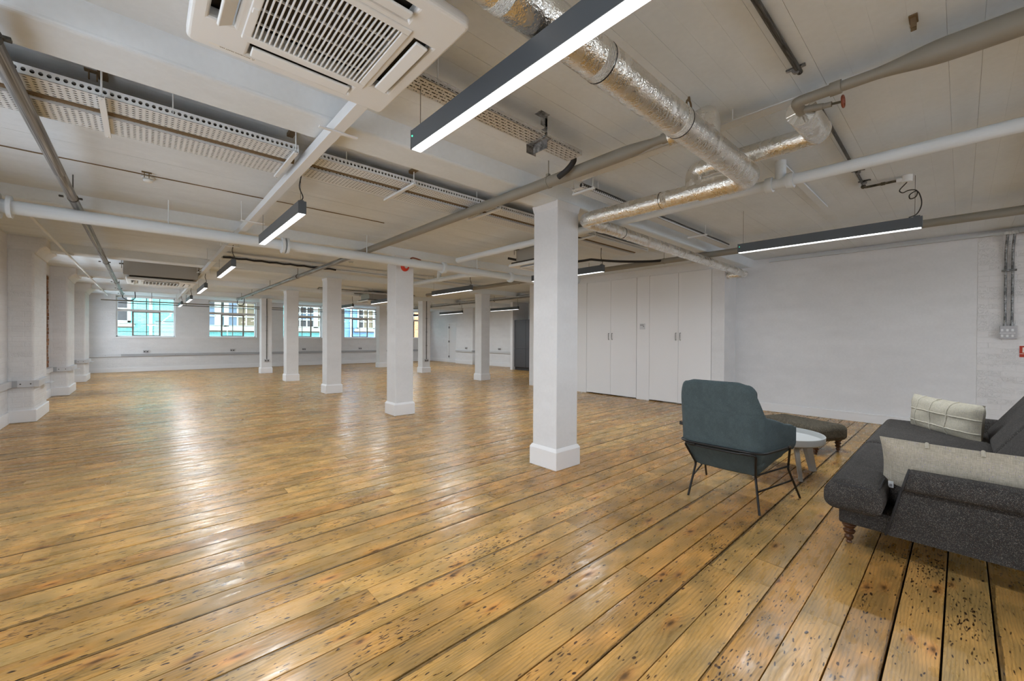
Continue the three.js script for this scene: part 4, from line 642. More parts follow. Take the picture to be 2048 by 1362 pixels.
// small fixings on the ceiling
[['smoke_detector', 'round white smoke detector left of the second pendant light', P(0.03, 0, 5.1)], ['smoke_detector', 'round white smoke detector beside the end of the air conditioner', P(0.98, 0, 2.02)], ['smoke_detector', 'round white smoke detector beyond the beige pipe', P(3.0, 0, 8.0)]].forEach(([n, l, p], i) => {
  const g = thing(n, l, 'smoke detector', P(p.x, SLAB, -p.z)); mesh('base', lathe([[0, 0], [0.05, 0], [0.05, -0.012], [0.046, -0.018], [0, -0.018]], 24), M.plastic, g); mesh('head', lathe([[0, -0.018], [0.038, -0.018], [0.036, -0.038], [0.026, -0.048], [0, -0.05]], 24), M.plastic, g);
});
[['old rusty bracket on the ceiling at the far upper left', P(-0.21, 0, 3.27)], ['old rusty bracket on the ceiling beside the top right pipe', P(2.62, 0, 0.16)], ['old rusty bracket on the beam near the white strap', P(4.35, 0, 1.03)], ['old rusty bracket hanging by the smoke detector', P(0.02, 0, 4.95)]].forEach(([l, p]) => {
  const g = thing('ceiling_bracket', l, 'bracket', P(p.x, SLAB, -p.z)); mesh('bracket_plate', new RoundedBoxGeometry(0.07, 0.008, 0.03, 1, 0.002).translate(0, -0.004, 0), M.rust, g); mesh('bracket_lug', merge([new RoundedBoxGeometry(0.006, 0.045, 0.02, 1, 0.002).translate(-0.016, -0.028, 0), new RoundedBoxGeometry(0.006, 0.045, 0.02, 1, 0.002).translate(0.016, -0.028, 0)]), M.rust, g);
});
{ const g = thing('pipe_ring', 'dark iron ring hanging from the ceiling beside the foil pipework', 'ring', P(2.47, SLAB, 1.13)); const t = new THREE.TorusGeometry(0.03, 0.006, 8, 20); t.translate(0, -0.05, 0); mesh('ring', t, M.rust, g); mesh('stem', new THREE.CylinderGeometry(0.006, 0.01, 0.024, 8).translate(0, -0.01, 0), M.rust, g); }

// ---------------------------------------------------------------- alarm bell on the second column
{
  const g = thing('alarm_bell', 'round red fire alarm bell on the second column', 'alarm bell', P(3.252, 2.483, 6.287));
  const bell = lathe([[0, 0.05], [0.03, 0.05], [0.055, 0.042], [0.07, 0.02], [0.074, 0.0], [0.07, -0.0]], 32); bell.rotateX(Math.PI / 2); mesh('gong', bell, M.red, g);
  const c = lathe([[0, 0.062], [0.02, 0.06], [0.03, 0.05], [0, 0.05]], 24); c.rotateX(Math.PI / 2); mesh('hub', c, M.white, g);
  mesh('backplate', new THREE.CylinderGeometry(0.05, 0.05, 0.02, 24).rotateX(Math.PI / 2).translate(0, 0, -0.004), M.red, g);
  const c2 = thing('red_cable', 'short red fire alarm cable above the white crossing pipe', 'cable', null); mesh('cable', sweep(spline([P(3.16, 2.555, 5.92), P(3.19, 2.575, 5.92), P(3.28, 2.575, 5.93), P(3.36, 2.565, 5.95)], 14), 0.012, 8), M.valveRed, c2);
}

// ---------------------------------------------------------------- sockets, trunking, conduits
function socket(b, y, d, face, label, twin = true) {
  const g = thing('wall_socket', label, 'socket', P(b, y, d), 'twin wall sockets'); if (face === 'b') g.rotation.y = -Math.PI / 2;
  const w = twin ? 0.073 : 0.043;
  mesh('backbox', new RoundedBoxGeometry(2 * w, 0.086, 0.036, 2, 0.004).translate(0, 0, 0.018), M.greyMetal, g);
  mesh('faceplate', new RoundedBoxGeometry(2 * w + 0.004, 0.09, 0.006, 2, 0.003).translate(0, 0, 0.039), M.greyMetal, g);
  for (const s of twin ? [-1, 1] : [0]) { const o = mesh('outlet', new RoundedBoxGeometry(0.04, 0.036, 0.004, 1, 0.002).translate(s * 0.038, -0.012, 0.042), M.black, g); mesh('switch', new RoundedBoxGeometry(0.014, 0.018, 0.008, 1, 0.002).translate(s * 0.038, 0.026, 0.044), M.plastic, g); }
  return g;
}
socket(0.065, 0.735, DW, 'd', 'grey twin socket above the trunking under the first window'); socket(2.72, 0.745, DW, 'd', 'grey twin socket above the trunking under the second window');
socket(5.45, 0.745, DW, 'd', 'grey twin socket above the trunking under the third window'); socket(8.05, 0.75, DW, 'd', 'grey twin socket above the trunking under the fourth window');
socket(3.25, 0.46, 16.607, 'd', 'grey twin socket at the foot of the conduit near the second window'); socket(7.77, 0.46, 13.317, 'd', 'grey twin socket at the foot of the conduit near the far door');
socket(BF, 0.80, 14.2, 'b', 'grey socket on the side wall left of the kitchen unit'); socket(11.82, 0.80, 16.4, 'b', 'grey socket on the pier by the far door'); socket(BF, 0.80, 12.9, 'b', 'grey socket on the side wall next to the nib');
[[3.25, 16.607, 'steel conduit running down the column by the second window'], [7.77, 13.317, 'steel conduit running down the column near the far door']].forEach(([b, d, l]) => { const g = thing('wall_conduit', l, 'conduit', null); mesh('tube', cyl(P(b, 0.5, d - 0.016), P(b, SOFF, d - 0.016), 0.0125, 0.0125, 10), M.steelDark, g); for (const y of [1.0, 1.5, 2.0]) mesh('saddle', rbx(b - 0.03, b + 0.03, y, y + 0.02, d - 0.032, d, 0.004, 1), M.galv, g); });
{ const g = thing('dado_trunking', 'long grey dado trunking along the window wall', 'trunking', null); mesh('body', rbx(-0.6, 11.9, 0.555, 0.645, DW - 0.05, DW, 0.004), M.trunk, g); mesh('end_length', rbx(-1.46, -0.602, 0.552, 0.642, DW - 0.05, DW, 0.004), M.trunkPale, g); for (const b of [-1.0, 0.9, 3.9, 6.9]) mesh('screw', cyl(P(b, 0.6, DW - 0.053), P(b, 0.6, DW - 0.05), 0.008, 0.008, 8), M.steelDark, g); }
[[9.9, 0.53, 'nearest dado trunking wrapped around the first left pier'], [13.6, 0.56, 'dado trunking wrapped around the pier by the brick strip'], [17.1, 0.58, 'dado trunking wrapped around the pier by the left window']].forEach(([d, w, l]) => {
  const g = thing('dado_trunking', l, 'trunking', null), y0 = 0.53, y1 = 0.625;
  mesh('wall_length', rbx(BL, BL + 0.05, y0, y1, d - w - 0.9, d - w - 0.05, 0.003), M.trunkPale, g); mesh('corner_piece', rbx(BL, BL + 0.1, y0, y1, d - w - 0.05, d - w, 0.003), M.trunk, g);
  mesh('side_length', rbx(BL + 0.1, -1.22, y0, y1, d - w - 0.05, d - w, 0.003), M.trunkPale, g); mesh('front_length', rbx(-1.225, -1.165, y0, y1, d - w - 0.052, d + w - 0.2, 0.003), M.trunkPale, g);
  mesh('open_lid', rbx(-1.165, -1.1, y0 + 0.005, y0 + 0.01, d - 0.1, d + w - 0.2, 0.001, 1), M.trunkPale, g);
  mesh('screw', merge([cyl(P(-1.35, 0.577, d - w - 0.054), P(-1.35, 0.577, d - w - 0.05), 0.009, 0.009, 8), cyl(P(-1.25, 0.577, d - w - 0.054), P(-1.25, 0.577, d - w - 0.05), 0.009, 0.009, 8)]), M.steelDark, g);
});
{ const g = thing('dado_trunking', 'grey dado trunking on the side wall left of the nib', 'trunking', null); mesh('body', rbx(BF - 0.05, BF, 0.60, 0.69, 13.4, 15.85, 0.003), M.trunkPale, g); mesh('lower_length', rbx(BF - 0.05, BF, 0.58, 0.65, 12.55, 13.4, 0.003), M.white, g); }
{ const g = thing('dado_trunking', 'grey dado trunking on the pier by the far door', 'trunking', null); mesh('body', rbx(11.77, 11.82, 0.60, 0.69, 15.9, 17.3, 0.003), M.trunkPale, g); mesh('return', rbx(11.82, BF - 0.05, 0.60, 0.69, 15.85, 15.9, 0.003), M.trunk, g); }
// switch plate with two conduits on the right-hand wall
{
  const B = BR - 0.005, g = thing('switch_plate', 'grey metal plate of six white light switches on the right wall', 'switch', null);
  mesh('box', rbx(B - 0.05, B, 1.325, 1.497, -0.484, -0.338, 0.004), M.greyMetal, g);
  for (let i = 0; i < 3; i++) for (const y of [1.365, 1.44]) mesh('rocker', rbx(B - 0.058, B - 0.05, y - 0.016, y + 0.018, -0.358 - i * 0.044 - 0.011, -0.358 - i * 0.044 + 0.011, 0.003, 1), M.plastic, g);
  mesh('label_strip', rbx(B - 0.0515, B - 0.05, 1.400, 1.406, -0.47, -0.335, 0.0005, 1), M.plastic, g);
  [[-0.384, 'left-hand steel conduit rising from the six switch plate'], [-0.442, 'right-hand steel conduit rising from the six switch plate']].forEach(([d, l]) => { const c = thing('wall_conduit', l, 'conduit', null); mesh('tube', sweep(roundPath([P(B - 0.02, 1.49, d), P(B - 0.02, 2.5, d), P(B - 0.06, 2.68, d - 0.01), P(B - 0.07, 2.71, d - 0.012)], 0.06), 0.0125, 12), M.galv, c); mesh('saddle', rbx(B - 0.036, B, 2.215, 2.24, d - 0.035, d + 0.035, 0.004, 1), M.galv, c); mesh('lock_nut', cyl(P(B - 0.02, 1.497, d), P(B - 0.02, 1.525, d), 0.017, 0.017, 6), M.galv, c); mesh('besa_box', cyl(P(B - 0.07, 2.69, d - 0.012), P(B - 0.07, 2.725, d - 0.012), 0.034, 0.034, 16), M.white, c); });
  const cv = document.createElement('canvas'); cv.width = 128; cv.height = 180; const x = cv.getContext('2d'); x.fillStyle = '#b3361b'; x.fillRect(0, 0, 128, 180); x.fillStyle = '#efe7df'; x.fillRect(0, 122, 128, 8); x.fillRect(26, 22, 16, 84); x.fillRect(26, 22, 76, 14); x.fillRect(48, 52, 54, 10); x.fillRect(60, 140, 50, 10); x.fillRect(46, 156, 64, 8); const ft = new THREE.CanvasTexture(cv); ft.colorSpace = THREE.SRGBColorSpace;
  const s = thing('fire_sign', 'red and white fire notice at the right edge of the view', 'sign', null); mesh('plate', rbx(B - 0.004, B, 1.09, 1.236, -0.625, -0.507, 0.001, 1), M.red, s);
  const pg = new THREE.PlaneGeometry(0.116, 0.144); pg.rotateY(-Math.PI / 2); pg.translate(B - 0.0046, 1.163, 0.566); mesh('print', pg, std({ map: ft, roughness: 0.5 }), s);
}

// ---------------------------------------------------------------- cupboards and kitchen unit
{
  const B = 7.9, ht = 2.63;
  [[4.717, 6.05, 5.372, 'left pair of full height white cupboards with handles'], [3.152, 4.415, 3.79, 'right pair of full height white cupboards with handles']].forEach(([d0, d1, mid, l]) => {
    const g = thing('cupboard', l, 'cupboard', null);
    if (d0 > 4) mesh('filler_panel', rbx(B, BR, 0, ht, 6.055, 7.88, 0.003), M.cupboard, g); else mesh('filler_panel', rbx(B + 0.004, BR, 0, ht, 4.418, 4.714, 0.003), M.cupboard, g);
    mesh('carcass', bx(B + 0.03, BR, 0.02, ht, d0, d1), M.cupboard, g);
    for (const [a, e, hd] of [[d0 + 0.003, mid - 0.002, mid - 0.045], [mid + 0.002, d1 - 0.003, mid + 0.045]]) { const dr = mesh('door', rbx(B, B + 0.022, 0.025, ht - 0.01, a, e, 0.0015, 1), M.cupboard, g); mesh('handle', sweep(roundPath([P(B, 1.28, hd), P(B - 0.03, 1.28, hd), P(B - 0.03, 1.42, hd), P(B, 1.42, hd)], 0.012), 0.006, 8), M.galv, dr); }
  });
  struct('trim_1', bx(B + 0.02, BR + 0.1, ht, SLAB, 3.15, 7.9), M.wall, 'white bulkhead above the cupboards', 'trim');
  const c = thing('control_pad', 'small grey thermostat control on the narrow white panel', 'control', P(B + 0.004, 1.563, 4.575)); c.rotation.y = -Math.PI / 2;
  mesh('case', new RoundedBoxGeometry(0.12, 0.12, 0.018, 2, 0.004).translate(0, 0, 0.009), M.trunkPale, c); mesh('screen', new RoundedBoxGeometry(0.08, 0.026, 0.003, 1, 0.001).translate(-0.006, 0.03, 0.019), M.grey, c); mesh('button', new RoundedBoxGeometry(0.02, 0.014, 0.004, 1, 0.002).translate(0.03, 0.0, 0.019), M.black, c);
  const k = thing('kitchen_unit', 'dark grey tall kitchen unit left of the nearest column', 'kitchen unit', null), KB = 11.3;
  mesh('carcass', bx(KB + 0.02, BF - 0.02, 0.12, 2.04, 9.6, 12.34), M.kitchen, k); for (const [a, e2] of [[9.6, 10.28], [10.29, 10.97], [10.98, 11.66], [11.67, 12.34]]) { mesh('upper_door', rbx(KB, KB + 0.02, 0.885, 2.04, a, e2, 0.002, 1), M.kitchen, k); mesh('lower_door', rbx(KB, KB + 0.02, 0.13, 0.875, a, e2, 0.002, 1), M.kitchen, k); } mesh('plinth', bx(KB + 0.05, BF - 0.02, 0, 0.12, 9.6, 12.34), M.kitchenPlinth, k);
}

// ---------------------------------------------------------------- armchair (faces +b, back towards the viewer)
{
  const g = thing('armchair', 'blue grey upholstered armchair with thin black metal legs', 'armchair', P(3.6, 0, 1.255));
  // local: x forward (b), y up, z = -(d)
  const NSEG = 112, NY = 20;
  const plan = (s) => { // s -1..1 -> x, w (half width position) at mid height
    const a = Math.abs(s), sg = Math.sign(s); let x, w;
    if (a < 0.36) { const t = a / 0.36; x = -0.325 + 0.012 * t * t; w = 0.205 * t; } else if (a < 0.56) { const t = (a - 0.36) / 0.2, an = t * Math.PI / 2 * 0.86; x = -0.313 + 0.10 * (1 - Math.cos(an)); w = 0.205 + 0.105 * Math.sin(an); } else { const t = (a - 0.56) / 0.44; x = -0.234 + t * 0.50; w = 0.307 + 0.085 * t - 0.02 * t * t; }
    return [x, w * sg];
  };
  const sm = (a, b, x) => { const t = clamp((x - a) / (b - a), 0, 1); return t * t * (3 - 2 * t); };
  const topY = (s) => { const a = Math.abs(s); return a < 0.26 ? 0.985 : 0.985 - 0.018 * sm(0.26, 0.40, a) - 0.245 * sm(0.39, 0.60, a) - 0.09 * sm(0.56, 0.95, a) - 0.03 * sm(0.93, 1, a); };
  const botY = (s) => 0.265 + 0.165 * sm(0.45, 1, Math.abs(s));
  const pt = (s, v, off) => {
    const y0 = botY(s), y1 = topY(s), y = y0 + (y1 - y0) * v; let [x, w] = plan(s); const a = Math.abs(s);
    const rear = 1 - sm(0.35, 0.8, a), lean = (y - 0.47); x += -0.16 * Math.max(0, lean) * rear + Math.max(0, -lean) * 0.78 * rear + Math.max(0, -lean) * 0.15 * (1 - rear) * -1;
    w *= 1 - 0.27 * Math.max(0, 0.47 - y) / 0.22 + 0.02 * sm(0.6, 0.95, y) * (1 - sm(0.34, 0.62, a));
    // inward offset: towards the chair's middle
    const cx = 0.12, nx = cx - x, nz = -w, l = Math.hypot(nx, nz); const k = a < 0.45 ? [1, 0] : a < 0.6 ? [nx / l, nz / l] : [0.12, -Math.sign(s)];
    return new THREE.Vector3(x + k[0] * off, y, w + k[1] * off);
  };
  const pos = [], uv = [], idx = [], T = 0.052;
  const ringN = 2 * (NY + 1) + 6;
  for (let i = 0; i <= NSEG; i++) {
    const s = -1 + 2 * i / NSEG; const ring = [];
    for (let j = 0; j <= NY; j++) ring.push(pt(s, j / NY * 0.97 + 0.0, 0));
    const tp = pt(s, 1, T / 2), a = pt(s, 0.992, T * 0.16), b = pt(s, 0.992, T * 0.84); ring.push(a, tp, b);
    for (let j = NY; j >= 0; j--) ring.push(pt(s, j / NY * 0.97, T)); const lo = pt(s, 0, T / 2); lo.y -= 0.012; ring.push(lo, pt(s, 0, 0), pt(s, 0, 0));
    ring.forEach((p, j) => { pos.push(p.x, p.y, p.z); uv.push(s * 0.8, p.y + (j > NY + 2 ? 1 : 0)); });
    const n = ring.length; if (i) for (let j = 0; j < n - 1; j++) { const q = (i - 1) * n + j; idx.push(q, q + 1, q + n, q + 1, q + n + 1, q + n); }
    if (i === 0 || i === NSEG) { const c = ring.reduce((m, p) => m.add(p), new THREE.Vector3()).multiplyScalar(1 / n); const base = i * n; pos.push(); ring.c = c; }
  }
  const sh = new THREE.BufferGeometry(); sh.setAttribute('position', new THREE.Float32BufferAttribute(pos, 3)); sh.setAttribute('uv', new THREE.Float32BufferAttribute(uv, 2)); sh.setIndex(idx); sh.computeVertexNormals();
  // rounded arm fronts
  const arms = [-1, 1].map((sg) => { const pts = []; for (let j = 0; j <= 10; j++) pts.push(pt(sg, j / 10, T / 2)); return sweep(pts, T / 2 + 0.001, 14); });
  mesh('shell', merge([sh, ...arms]), M.chairFabric, g);
  // underside tub
  const tub = []; const tpos = [], tuv = [], tidx = []; for (let i = 0; i <= NSEG; i++) { const s = -1 + 2 * i / NSEG, e = pt(s, 0.02, T * 0.5); for (let j = 0; j <= 6; j++) { const t = j / 6; tpos.push(e.x + (0.06 - e.x) * t, e.y + (0.255 - e.y) * Math.sqrt(t) - 0.01 * Math.sin(t * 3.14), e.z * (1 - t)); tuv.push(s, t); if (i && j) { const q = (i - 1) * 7 + j - 1; tidx.push(q, q + 7, q + 1, q + 1, q + 7, q + 8); } } }
  const tg = new THREE.BufferGeometry(); tg.setAttribute('position', new THREE.Float32BufferAttribute(tpos, 3)); tg.setAttribute('uv', new THREE.Float32BufferAttribute(tuv, 2)); tg.setIndex(tidx); tg.computeVertexNormals(); mesh('seat_pan', tg, M.chairFabric, g);
  const seat = new RoundedBoxGeometry(0.56, 0.13, 0.56, 5, 0.05); seat.translate(0.06, 0.385, 0); mesh('seat_cushion', seat, M.chairFabric, g);
  mesh('label_tag', new RoundedBoxGeometry(0.012, 0.03, 0.03, 1, 0.003).translate(-0.27, 0.6, -0.31), M.black, g);
  // frame
  const R = 0.0085, V = (x, y, z) => new THREE.Vector3(x, y, z);
  const hug = (s, y) => { const v = (y - botY(s)) / (topY(s) - botY(s)); return pt(s, v, -R); };
  const band = []; for (let i = 0; i <= 40; i++) { const s = -0.86 + 1.72 * i / 40; band.push(hug(s, 0.475 - 0.01 * Math.abs(s))); }
  mesh('back_rail', sweep(band, R, 10), M.chairFrame, g);
  for (const z of [-1, 1]) {
    const rear = []; for (let i = 0; i <= 6; i++) { const p = hug(z * 0.02 * i, 0.455); p.x -= 0.004; }
    const c = hug(z * 0.44, 0.455), m = hug(z * 0.30, 0.458); m.x -= 0.012; c.x -= 0.014; c.z += z * 0.008;
    mesh('leg', sweep(roundPath([V(m.x, m.y, m.z), V(c.x, c.y, c.z), V(-0.275, 0.40, z * 0.25), V(-0.185, 0.272, z * 0.222), V(-0.23, 0, z * 0.265)], 0.03), R, 10), M.chairFrame, g);
    const fr = hug(z * 0.86, 0.468);
    mesh('leg', sweep(roundPath([V(fr.x - 0.02, fr.y, fr.z), V(fr.x + 0.04, fr.y, fr.z), V(0.24, 0.30, z * 0.33), V(0.225, 0.27, z * 0.33), V(0.40, 0, z * 0.375)], 0.02), R, 10), M.chairFrame, g);
    mesh('stretcher', sweep([V(-0.203, 0.16, z * 0.243), V(0.295, 0.165, z * 0.348)], R * 0.8, 8), M.chairFrame, g);
    mesh('seat_rail', sweep([V(-0.185, 0.272, z * 0.222), V(0.235, 0.285, z * 0.33)], R * 0.8, 8), M.chairFrame, g);
  }
  const mid = []; for (let i = 0; i <= 24; i++) { const s = -0.40 + 0.8 * i / 24, p = hug(s, 0.452); p.x -= 0.012; mid.push(p); } mesh('lower_back_rail', sweep(mid, R, 10), M.chairFrame, g);
}

// ---------------------------------------------------------------- round side table
{
  const g = thing('side_table', 'round pale grey side table with raised rim behind the armchair', 'table', P(4.68, 0, 1.20)), r = 0.36;
  mesh('tray_top', lathe([[0, 0.338], [r - 0.012, 0.338], [r - 0.008, 0.342], [r - 0.006, 0.384], [r, 0.386], [r + 0.003, 0.382], [r, 0.33], [r - 0.015, 0.315], [0, 0.315]], 64), M.table, g);
  for (const [sx, sz] of [[-1, -1], [1, -1], [-1, 1], [1, 1]]) { const top = new THREE.Vector3(sx * 0.17, 0.32, sz * 0.17), foot = new THREE.Vector3(sx * 0.225, 0.0, sz * 0.225); const l = new THREE.CylinderGeometry(0.030, 0.022, top.distanceTo(foot), 4, 1).toNonIndexed(); l.computeVertexNormals(); l.scale(1.5, 1, 0.8); l.rotateY(Math.PI / 4 + Math.atan2(-sz, sx) + Math.PI / 2); l.applyQuaternion(new THREE.Quaternion().setFromUnitVectors(new THREE.Vector3(0, 1, 0), top.clone().sub(foot).normalize())); const c = top.clone().add(foot).multiplyScalar(0.5); l.translate(c.x, c.y + 0.004, c.z); mesh('leg', metreUV(l), M.tableLeg, g); }
}
function turnedLeg(h, k = 1) { const p = []; const st = [[0.0, 0.012], [0.02, 0.014], [0.10, 0.011], [0.16, 0.019], [0.24, 0.021], [0.31, 0.014], [0.36, 0.024], [0.45, 0.029], [0.52, 0.019], [0.57, 0.026], [0.66, 0.034], [0.73, 0.022], [0.78, 0.03], [0.88, 0.038], [1.0, 0.036]]; p.push([0, 0]); for (let i = 0; i < st.length - 1; i++) for (let j = 0; j < 4; j++) { const t = j / 4, s = (1 - Math.cos(t * Math.PI)) / 2; p.push([(st[i][1] + (st[i + 1][1] - st[i][1]) * s) * k, (st[i][0] + (st[i + 1][0] - st[i][0]) * t) * h]); } p.push([0.036 * k, h]); p.push([0, h]); return lathe(p, 20); }
// ---------------------------------------------------------------- buttoned footstool
{
  const g = thing('footstool', 'brown grey tweed footstool on turned wooden legs', 'footstool', P(5.95, 0, 1.32)); g.rotation.y = -0.42;
  const W = 0.50, D = 0.80, geo = new RoundedBoxGeometry(W, 0.178, D, 8, 0.06), p = geo.attributes.position;
  for (let i = 0; i < p.count; i++) { if (p.getY(i) > 0.02) { const u = p.getX(i) / W * 2, v = p.getZ(i) / D * 2; let y = p.getY(i) + 0.025 * (1 - u * u) * (1 - v * v); for (const bz of [-0.22, 0.22]) y -= 0.05 * Math.exp(-((p.getX(i)) ** 2 + (p.getZ(i) - bz) ** 2) / 0.006); p.setY(i, y); } }
  geo.computeVertexNormals(); geo.translate(0, 0.232, 0); mesh('cushion', metreUV(geo), M.ottoman, g);
  for (const bz of [-0.22, 0.22]) mesh('button', new THREE.SphereGeometry(0.014, 12, 8).scale(1, 0.5, 1).translate(0, 0.298, bz), M.ottoman, g);
  for (const [x, z] of [[-1, -1], [1, -1], [-1, 1], [1, 1]]) mesh('leg', turnedLeg(0.16).translate(x * (W / 2 - 0.07), 0, z * (D / 2 - 0.08)), M.turned, g);
}
// ---------------------------------------------------------------- sofa (seat faces the far windows)
{
  const g = thing('sofa', 'dark charcoal tweed sofa with rolled arm and turned legs', 'sofa', P(4.5, 0, 0)); // local x = b - 4.5, z = -d
  const X = (b) => b - 4.5;
  const ext = (shape, depth, bevel, seg = 4) => new THREE.ExtrudeGeometry(shape, { depth: depth - 2 * bevel, bevelEnabled: true, bevelThickness: bevel, bevelSize: bevel, bevelOffset: -bevel, bevelSegments: seg, curveSegments: 10 });
  const lay = (pts, y0, y1, bevel, crown) => { // plan polygon in (b, d)
    const sh = new THREE.Shape(); pts.forEach(([b, d], i) => i ? sh.lineTo(X(b), d) : sh.moveTo(X(b), d)); sh.closePath();
    const k = ext(sh, y1 - y0, bevel, 6); k.rotateX(-Math.PI / 2); k.translate(0, y0 + bevel, 0); return metreUV(k); };
  // frame rail
  mesh('base', lay([[3.19, 0.50], [5.86, 0.50], [5.86, -0.42], [3.19, -0.42]], 0.175, 0.285, 0.018), M.sofa, g);
  // seat cushions, the near one T-shaped round the arm
  const cush = (x0, x1, z0, z1, tail) => {
    const geo = tail ? lay([[3.04, 0.55], [4.44, 0.55], [4.44, -0.2], [3.36, -0.2], [3.36, 0.285], [3.04, 0.285]], 0.285, 0.470, 0.075) : lay([[4.46, 0.55], [5.92, 0.55], [5.92, 0.285], [5.7, 0.285], [5.7, -0.2], [4.46, -0.2]], 0.285, 0.470, 0.075); return geo; };
  mesh('seat_cushion', cush(0, 0, 0, 0, true), M.sofa, g); mesh('seat_cushion', cush(0, 0, 0, 0, false), M.sofa, g);
  const pipe = (y) => { const pts = roundPath([P(X(3.36), y, 0.31), P(X(3.066), y, 0.31), P(X(3.066), y, 0.524), P(X(4.42), y, 0.524), P(X(4.42), y, -0.1)], 0.06); return sweep(pts, 0.006, 8); };
  mesh('piping', pipe(0.448), M.piping, g);
  // rolled arms
  for (const side of [-1, 1]) {
    const s = new THREE.Shape(); // (x outwards, y)
    s.moveTo(-0.10, 0.19); s.lineTo(0.07, 0.175); s.lineTo(0.085, 0.30); s.lineTo(0.075, 0.455); s.bezierCurveTo(0.125, 0.45, 0.135, 0.50, 0.115, 0.535); s.bezierCurveTo(0.09, 0.58, 0.0, 0.585, -0.03, 0.53); s.bezierCurveTo(-0.06, 0.50, -0.09, 0.45, -0.10, 0.40); s.closePath();
    const k = ext(s, 0.82, 0.016, 4); if (side < 0) { k.scale(-1, 1, 1); const ix = k.index; const q = k.toNonIndexed ? (k.index ? k.toNonIndexed() : k) : k; const pa = q.attributes.position.array; for (let i = 0; i < pa.length; i += 9) for (let c = 0; c < 3; c++) { const t = pa[i + 3 + c]; pa[i + 3 + c] = pa[i + 6 + c]; pa[i + 6 + c] = t; } q.computeVertexNormals(); }
    { const pp = k.attributes.position; for (let i = 0; i < pp.count; i++) pp.setZ(i, pp.getZ(i) + Math.max(0, pp.getY(i) - 0.19) * 0.24 * (1 - clamp(pp.getZ(i) / 0.5, 0, 1))); k.computeVertexNormals(); } k.translate(X(side < 0 ? 3.255 : 5.8), 0, -0.285 + 0.016); mesh('arm', metreUV(k), M.sofa, g);
    const e = []; [[-0.10, 0.19], [0.07, 0.175], [0.085, 0.30], [0.075, 0.455], [0.118, 0.465], [0.13, 0.505], [0.1, 0.55], [0.04, 0.565], [-0.03, 0.53], [-0.075, 0.47], [-0.1, 0.4]].forEach(([x, y]) => e.push(new THREE.Vector3(X(side < 0 ? 3.255 : 5.8) + side * x, y, -0.283 + (y - 0.19) * 0.24)));
    mesh('piping', sweep(e, 0.006, 8), M.piping, g);
  }
  // back, leaning, with two cushions
  const bk = new THREE.Shape(); bk.moveTo(0.24, 0.18); bk.lineTo(0.50, 0.18); bk.lineTo(0.66, 0.74); bk.quadraticCurveTo(0.68, 0.83, 0.60, 0.85); bk.quadraticCurveTo(0.52, 0.86, 0.48, 0.79); bk.closePath();
  const bg = ext(bk, 2.6, 0.02, 3); bg.rotateY(-Math.PI / 2); bg.translate(X(5.84), 0, 0); mesh('back', metreUV(bg), M.sofa, g);
  for (const [a, e] of [[3.40, 4.5], [4.52, 5.68]]) { const k = new RoundedBoxGeometry(e - a, 0.50, 0.15, 7, 0.06); k.rotateX(0.55); k.translate(X((a + e) / 2), 0.635, 0.335); mesh('back_cushion', metreUV(k), M.sofa, g); }
  for (const [b, d] of [[3.365, 0.475], [5.68, 0.47], [3.365, -0.36], [5.68, -0.36]]) mesh('leg', turnedLeg(0.178, 1.12).translate(X(b), 0, -d), M.turned, g);
}
// ---------------------------------------------------------------- cushions on the sofa
function pillow(name, label, w, h, t, mat, mat2, ribs) {
  const g = thing(name, label, 'cushion', null, null), N = 26, K = 16;
  const side = (sgn) => { const pos = [], uv = [], idx = []; for (let j = 0; j <= K; j++) for (let i = 0; i <= N; i++) { const u = i / N * 2 - 1, v = j / K * 2 - 1, pin = 1 - 0.07 * (1 - v * v) * 0 - 0.05 * (u * u) * (1 - v * v) * 0; const x = u * w / 2 * (1 - 0.05 * (1 - Math.abs(u) ** 3) * 0 - 0.045 * (1 - v * v) * Math.abs(u)), y = v * h / 2 * (1 - 0.06 * (1 - u * u) * Math.abs(v)); const th = t / 2 * Math.pow(Math.max(0, 1 - u ** 4), 0.6) * Math.pow(Math.max(0, 1 - v ** 4), 0.6) * (1 + 0.06 * Math.sin(u * 7 + v * 3) + 0.05 * Math.sin(v * 6 - u * 4)); pos.push(x, y, sgn * th); uv.push(x, y); if (i && j) { const q = (j - 1) * (N + 1) + i - 1; sgn > 0 ? idx.push(q, q + 1, q + N + 1, q + 1, q + N + 2, q + N + 1) : idx.push(q, q + N + 1, q + 1, q + 1, q + N + 1, q + N + 2); } } const k = new THREE.BufferGeometry(); k.setAttribute('position', new THREE.Float32BufferAttribute(pos, 3)); k.setAttribute('uv', new THREE.Float32BufferAttribute(uv, 2)); k.setIndex(idx); k.computeVertexNormals(); return k; };
  mesh('front', side(1), mat, g); mesh('back', side(-1), mat2, g);
  const at = (u, v, s = 1) => { const x = u * w / 2 * (1 - 0.045 * (1 - v * v) * Math.abs(u)), y = v * h / 2 * (1 - 0.06 * (1 - u * u) * Math.abs(v)), th = t / 2 * Math.pow(Math.max(0, 1 - u ** 4), 0.6) * Math.pow(Math.max(0, 1 - v ** 4), 0.6) * (1 + 0.06 * Math.sin(u * 7 + v * 3) + 0.05 * Math.sin(v * 6 - u * 4)); return new THREE.Vector3(x, y, s * (th + 0.001)); };
  ribs.forEach(([k, c, ends]) => { const pts = []; for (let i = 0; i <= 36; i++) { const q = (i / 36 * 2 - 1) * ends; const p = k === 'v' ? at(c, q) : at(q, c); p.x += (hash(i, c * 99 | 0) - 0.5) * 0.004; p.y += (hash(i + 50, c * 99 | 0) - 0.5) * 0.004; pts.push(p); } mesh('fringe_seam', sweep(pts, (L) => 0.0045 + 0.003 * hash(Math.round(L * 300), 3), 7), M.fringe, g); });
  return [g, at];
}
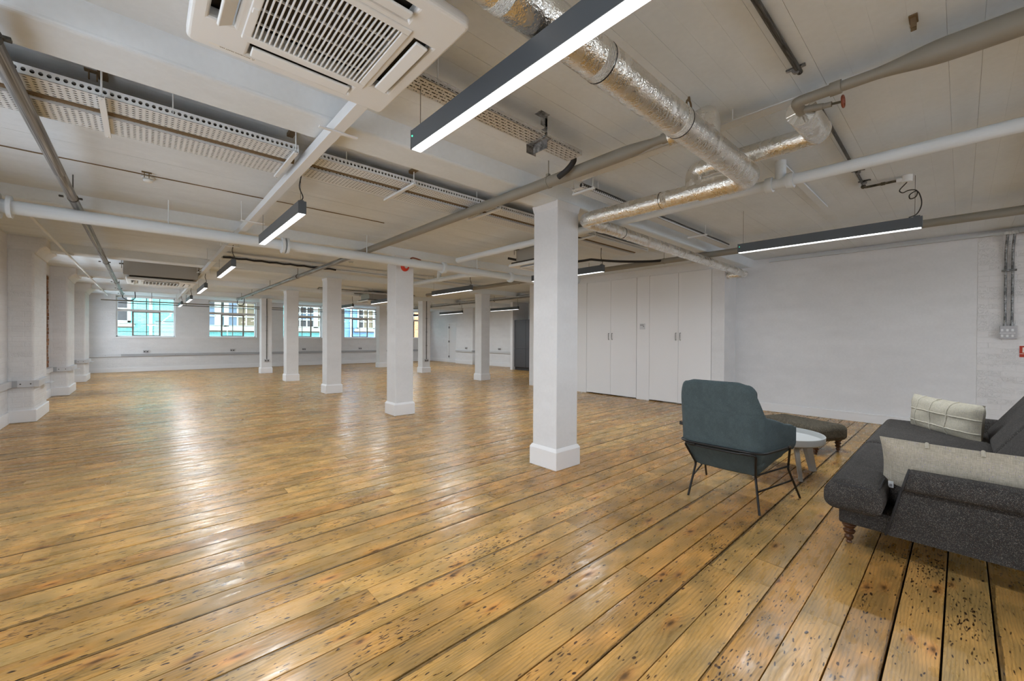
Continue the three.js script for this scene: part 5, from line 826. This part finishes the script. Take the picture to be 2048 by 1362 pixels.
{
  const [g] = pillow('cushion', 'cream linen cushion with a fringed grid, at the far end of the sofa', 0.80, 0.34, 0.17, M.linen, M.linenBack, [['v', -0.58, 1], ['v', -0.12, 1], ['v', 0.36, 1], ['h', 0.22, 1], ['h', -0.45, 1]]);
  // faces back towards the viewer, leaning on the far arm
  g.position.copy(P(5.44, 0.595, 0.10));
  const t = new THREE.Vector3(0.62, 0.02, 0.78).normalize(); // along its length, towards the right of the view
  const along = P(4.98, 0.0, -0.1).sub(P(5.6, 0.0, 0.33)).normalize(), up = new THREE.Vector3(0.42, 0.86, -0.22); up.addScaledVector(along, -up.dot(along)).normalize(); const nz = along.clone().cross(up);
  g.quaternion.setFromRotationMatrix(new THREE.Matrix4().makeBasis(along, up, nz));
}
{
  const [g, at] = pillow('cushion', 'cream linen cushion showing its plain back, against the rolled arm', 0.82, 0.36, 0.16, M.linenBack, M.linen, []);
  g.position.copy(P(3.40, 0.535, -0.075));
  const along = P(0.02, 0.0, -1).normalize(), up = new THREE.Vector3(-0.20, 0.97, 0).normalize(); up.addScaledVector(along, -up.dot(along)).normalize(); const nz = along.clone().cross(up);
  g.quaternion.setFromRotationMatrix(new THREE.Matrix4().makeBasis(along, up, nz));
  const zip = []; for (let i = 0; i <= 30; i++) zip.push(at(-0.93 + 1.86 * i / 30, -0.05)); mesh('zip_seam', sweep(zip, 0.0028, 6), M.linen, g);
  for (const u of [-0.5, 0.02, 0.5]) { const pts = []; for (let i = 0; i <= 8; i++) pts.push(at(u, 0.90 + 0.1 * i / 8)); mesh('fringe_seam', sweep(pts, 0.009, 8), M.fringe, g); }
  const a = at(-0.9, 0.25), tagG = mesh('swing_tag', new RoundedBoxGeometry(0.024, 0.042, 0.002, 1, 0.0008).translate(a.x, a.y - 0.135, a.z + 0.03), M.plastic, g); mesh('tag_string', sweep([a, new THREE.Vector3(a.x, a.y - 0.114, a.z + 0.03)], 0.0009, 5), M.fringe, tagG); mesh('tag_print', new RoundedBoxGeometry(0.012, 0.016, 0.0006, 1, 0.0002).translate(a.x, a.y - 0.14, a.z + 0.0315), M.grey, tagG);
}
renderer.render(scene, camera);
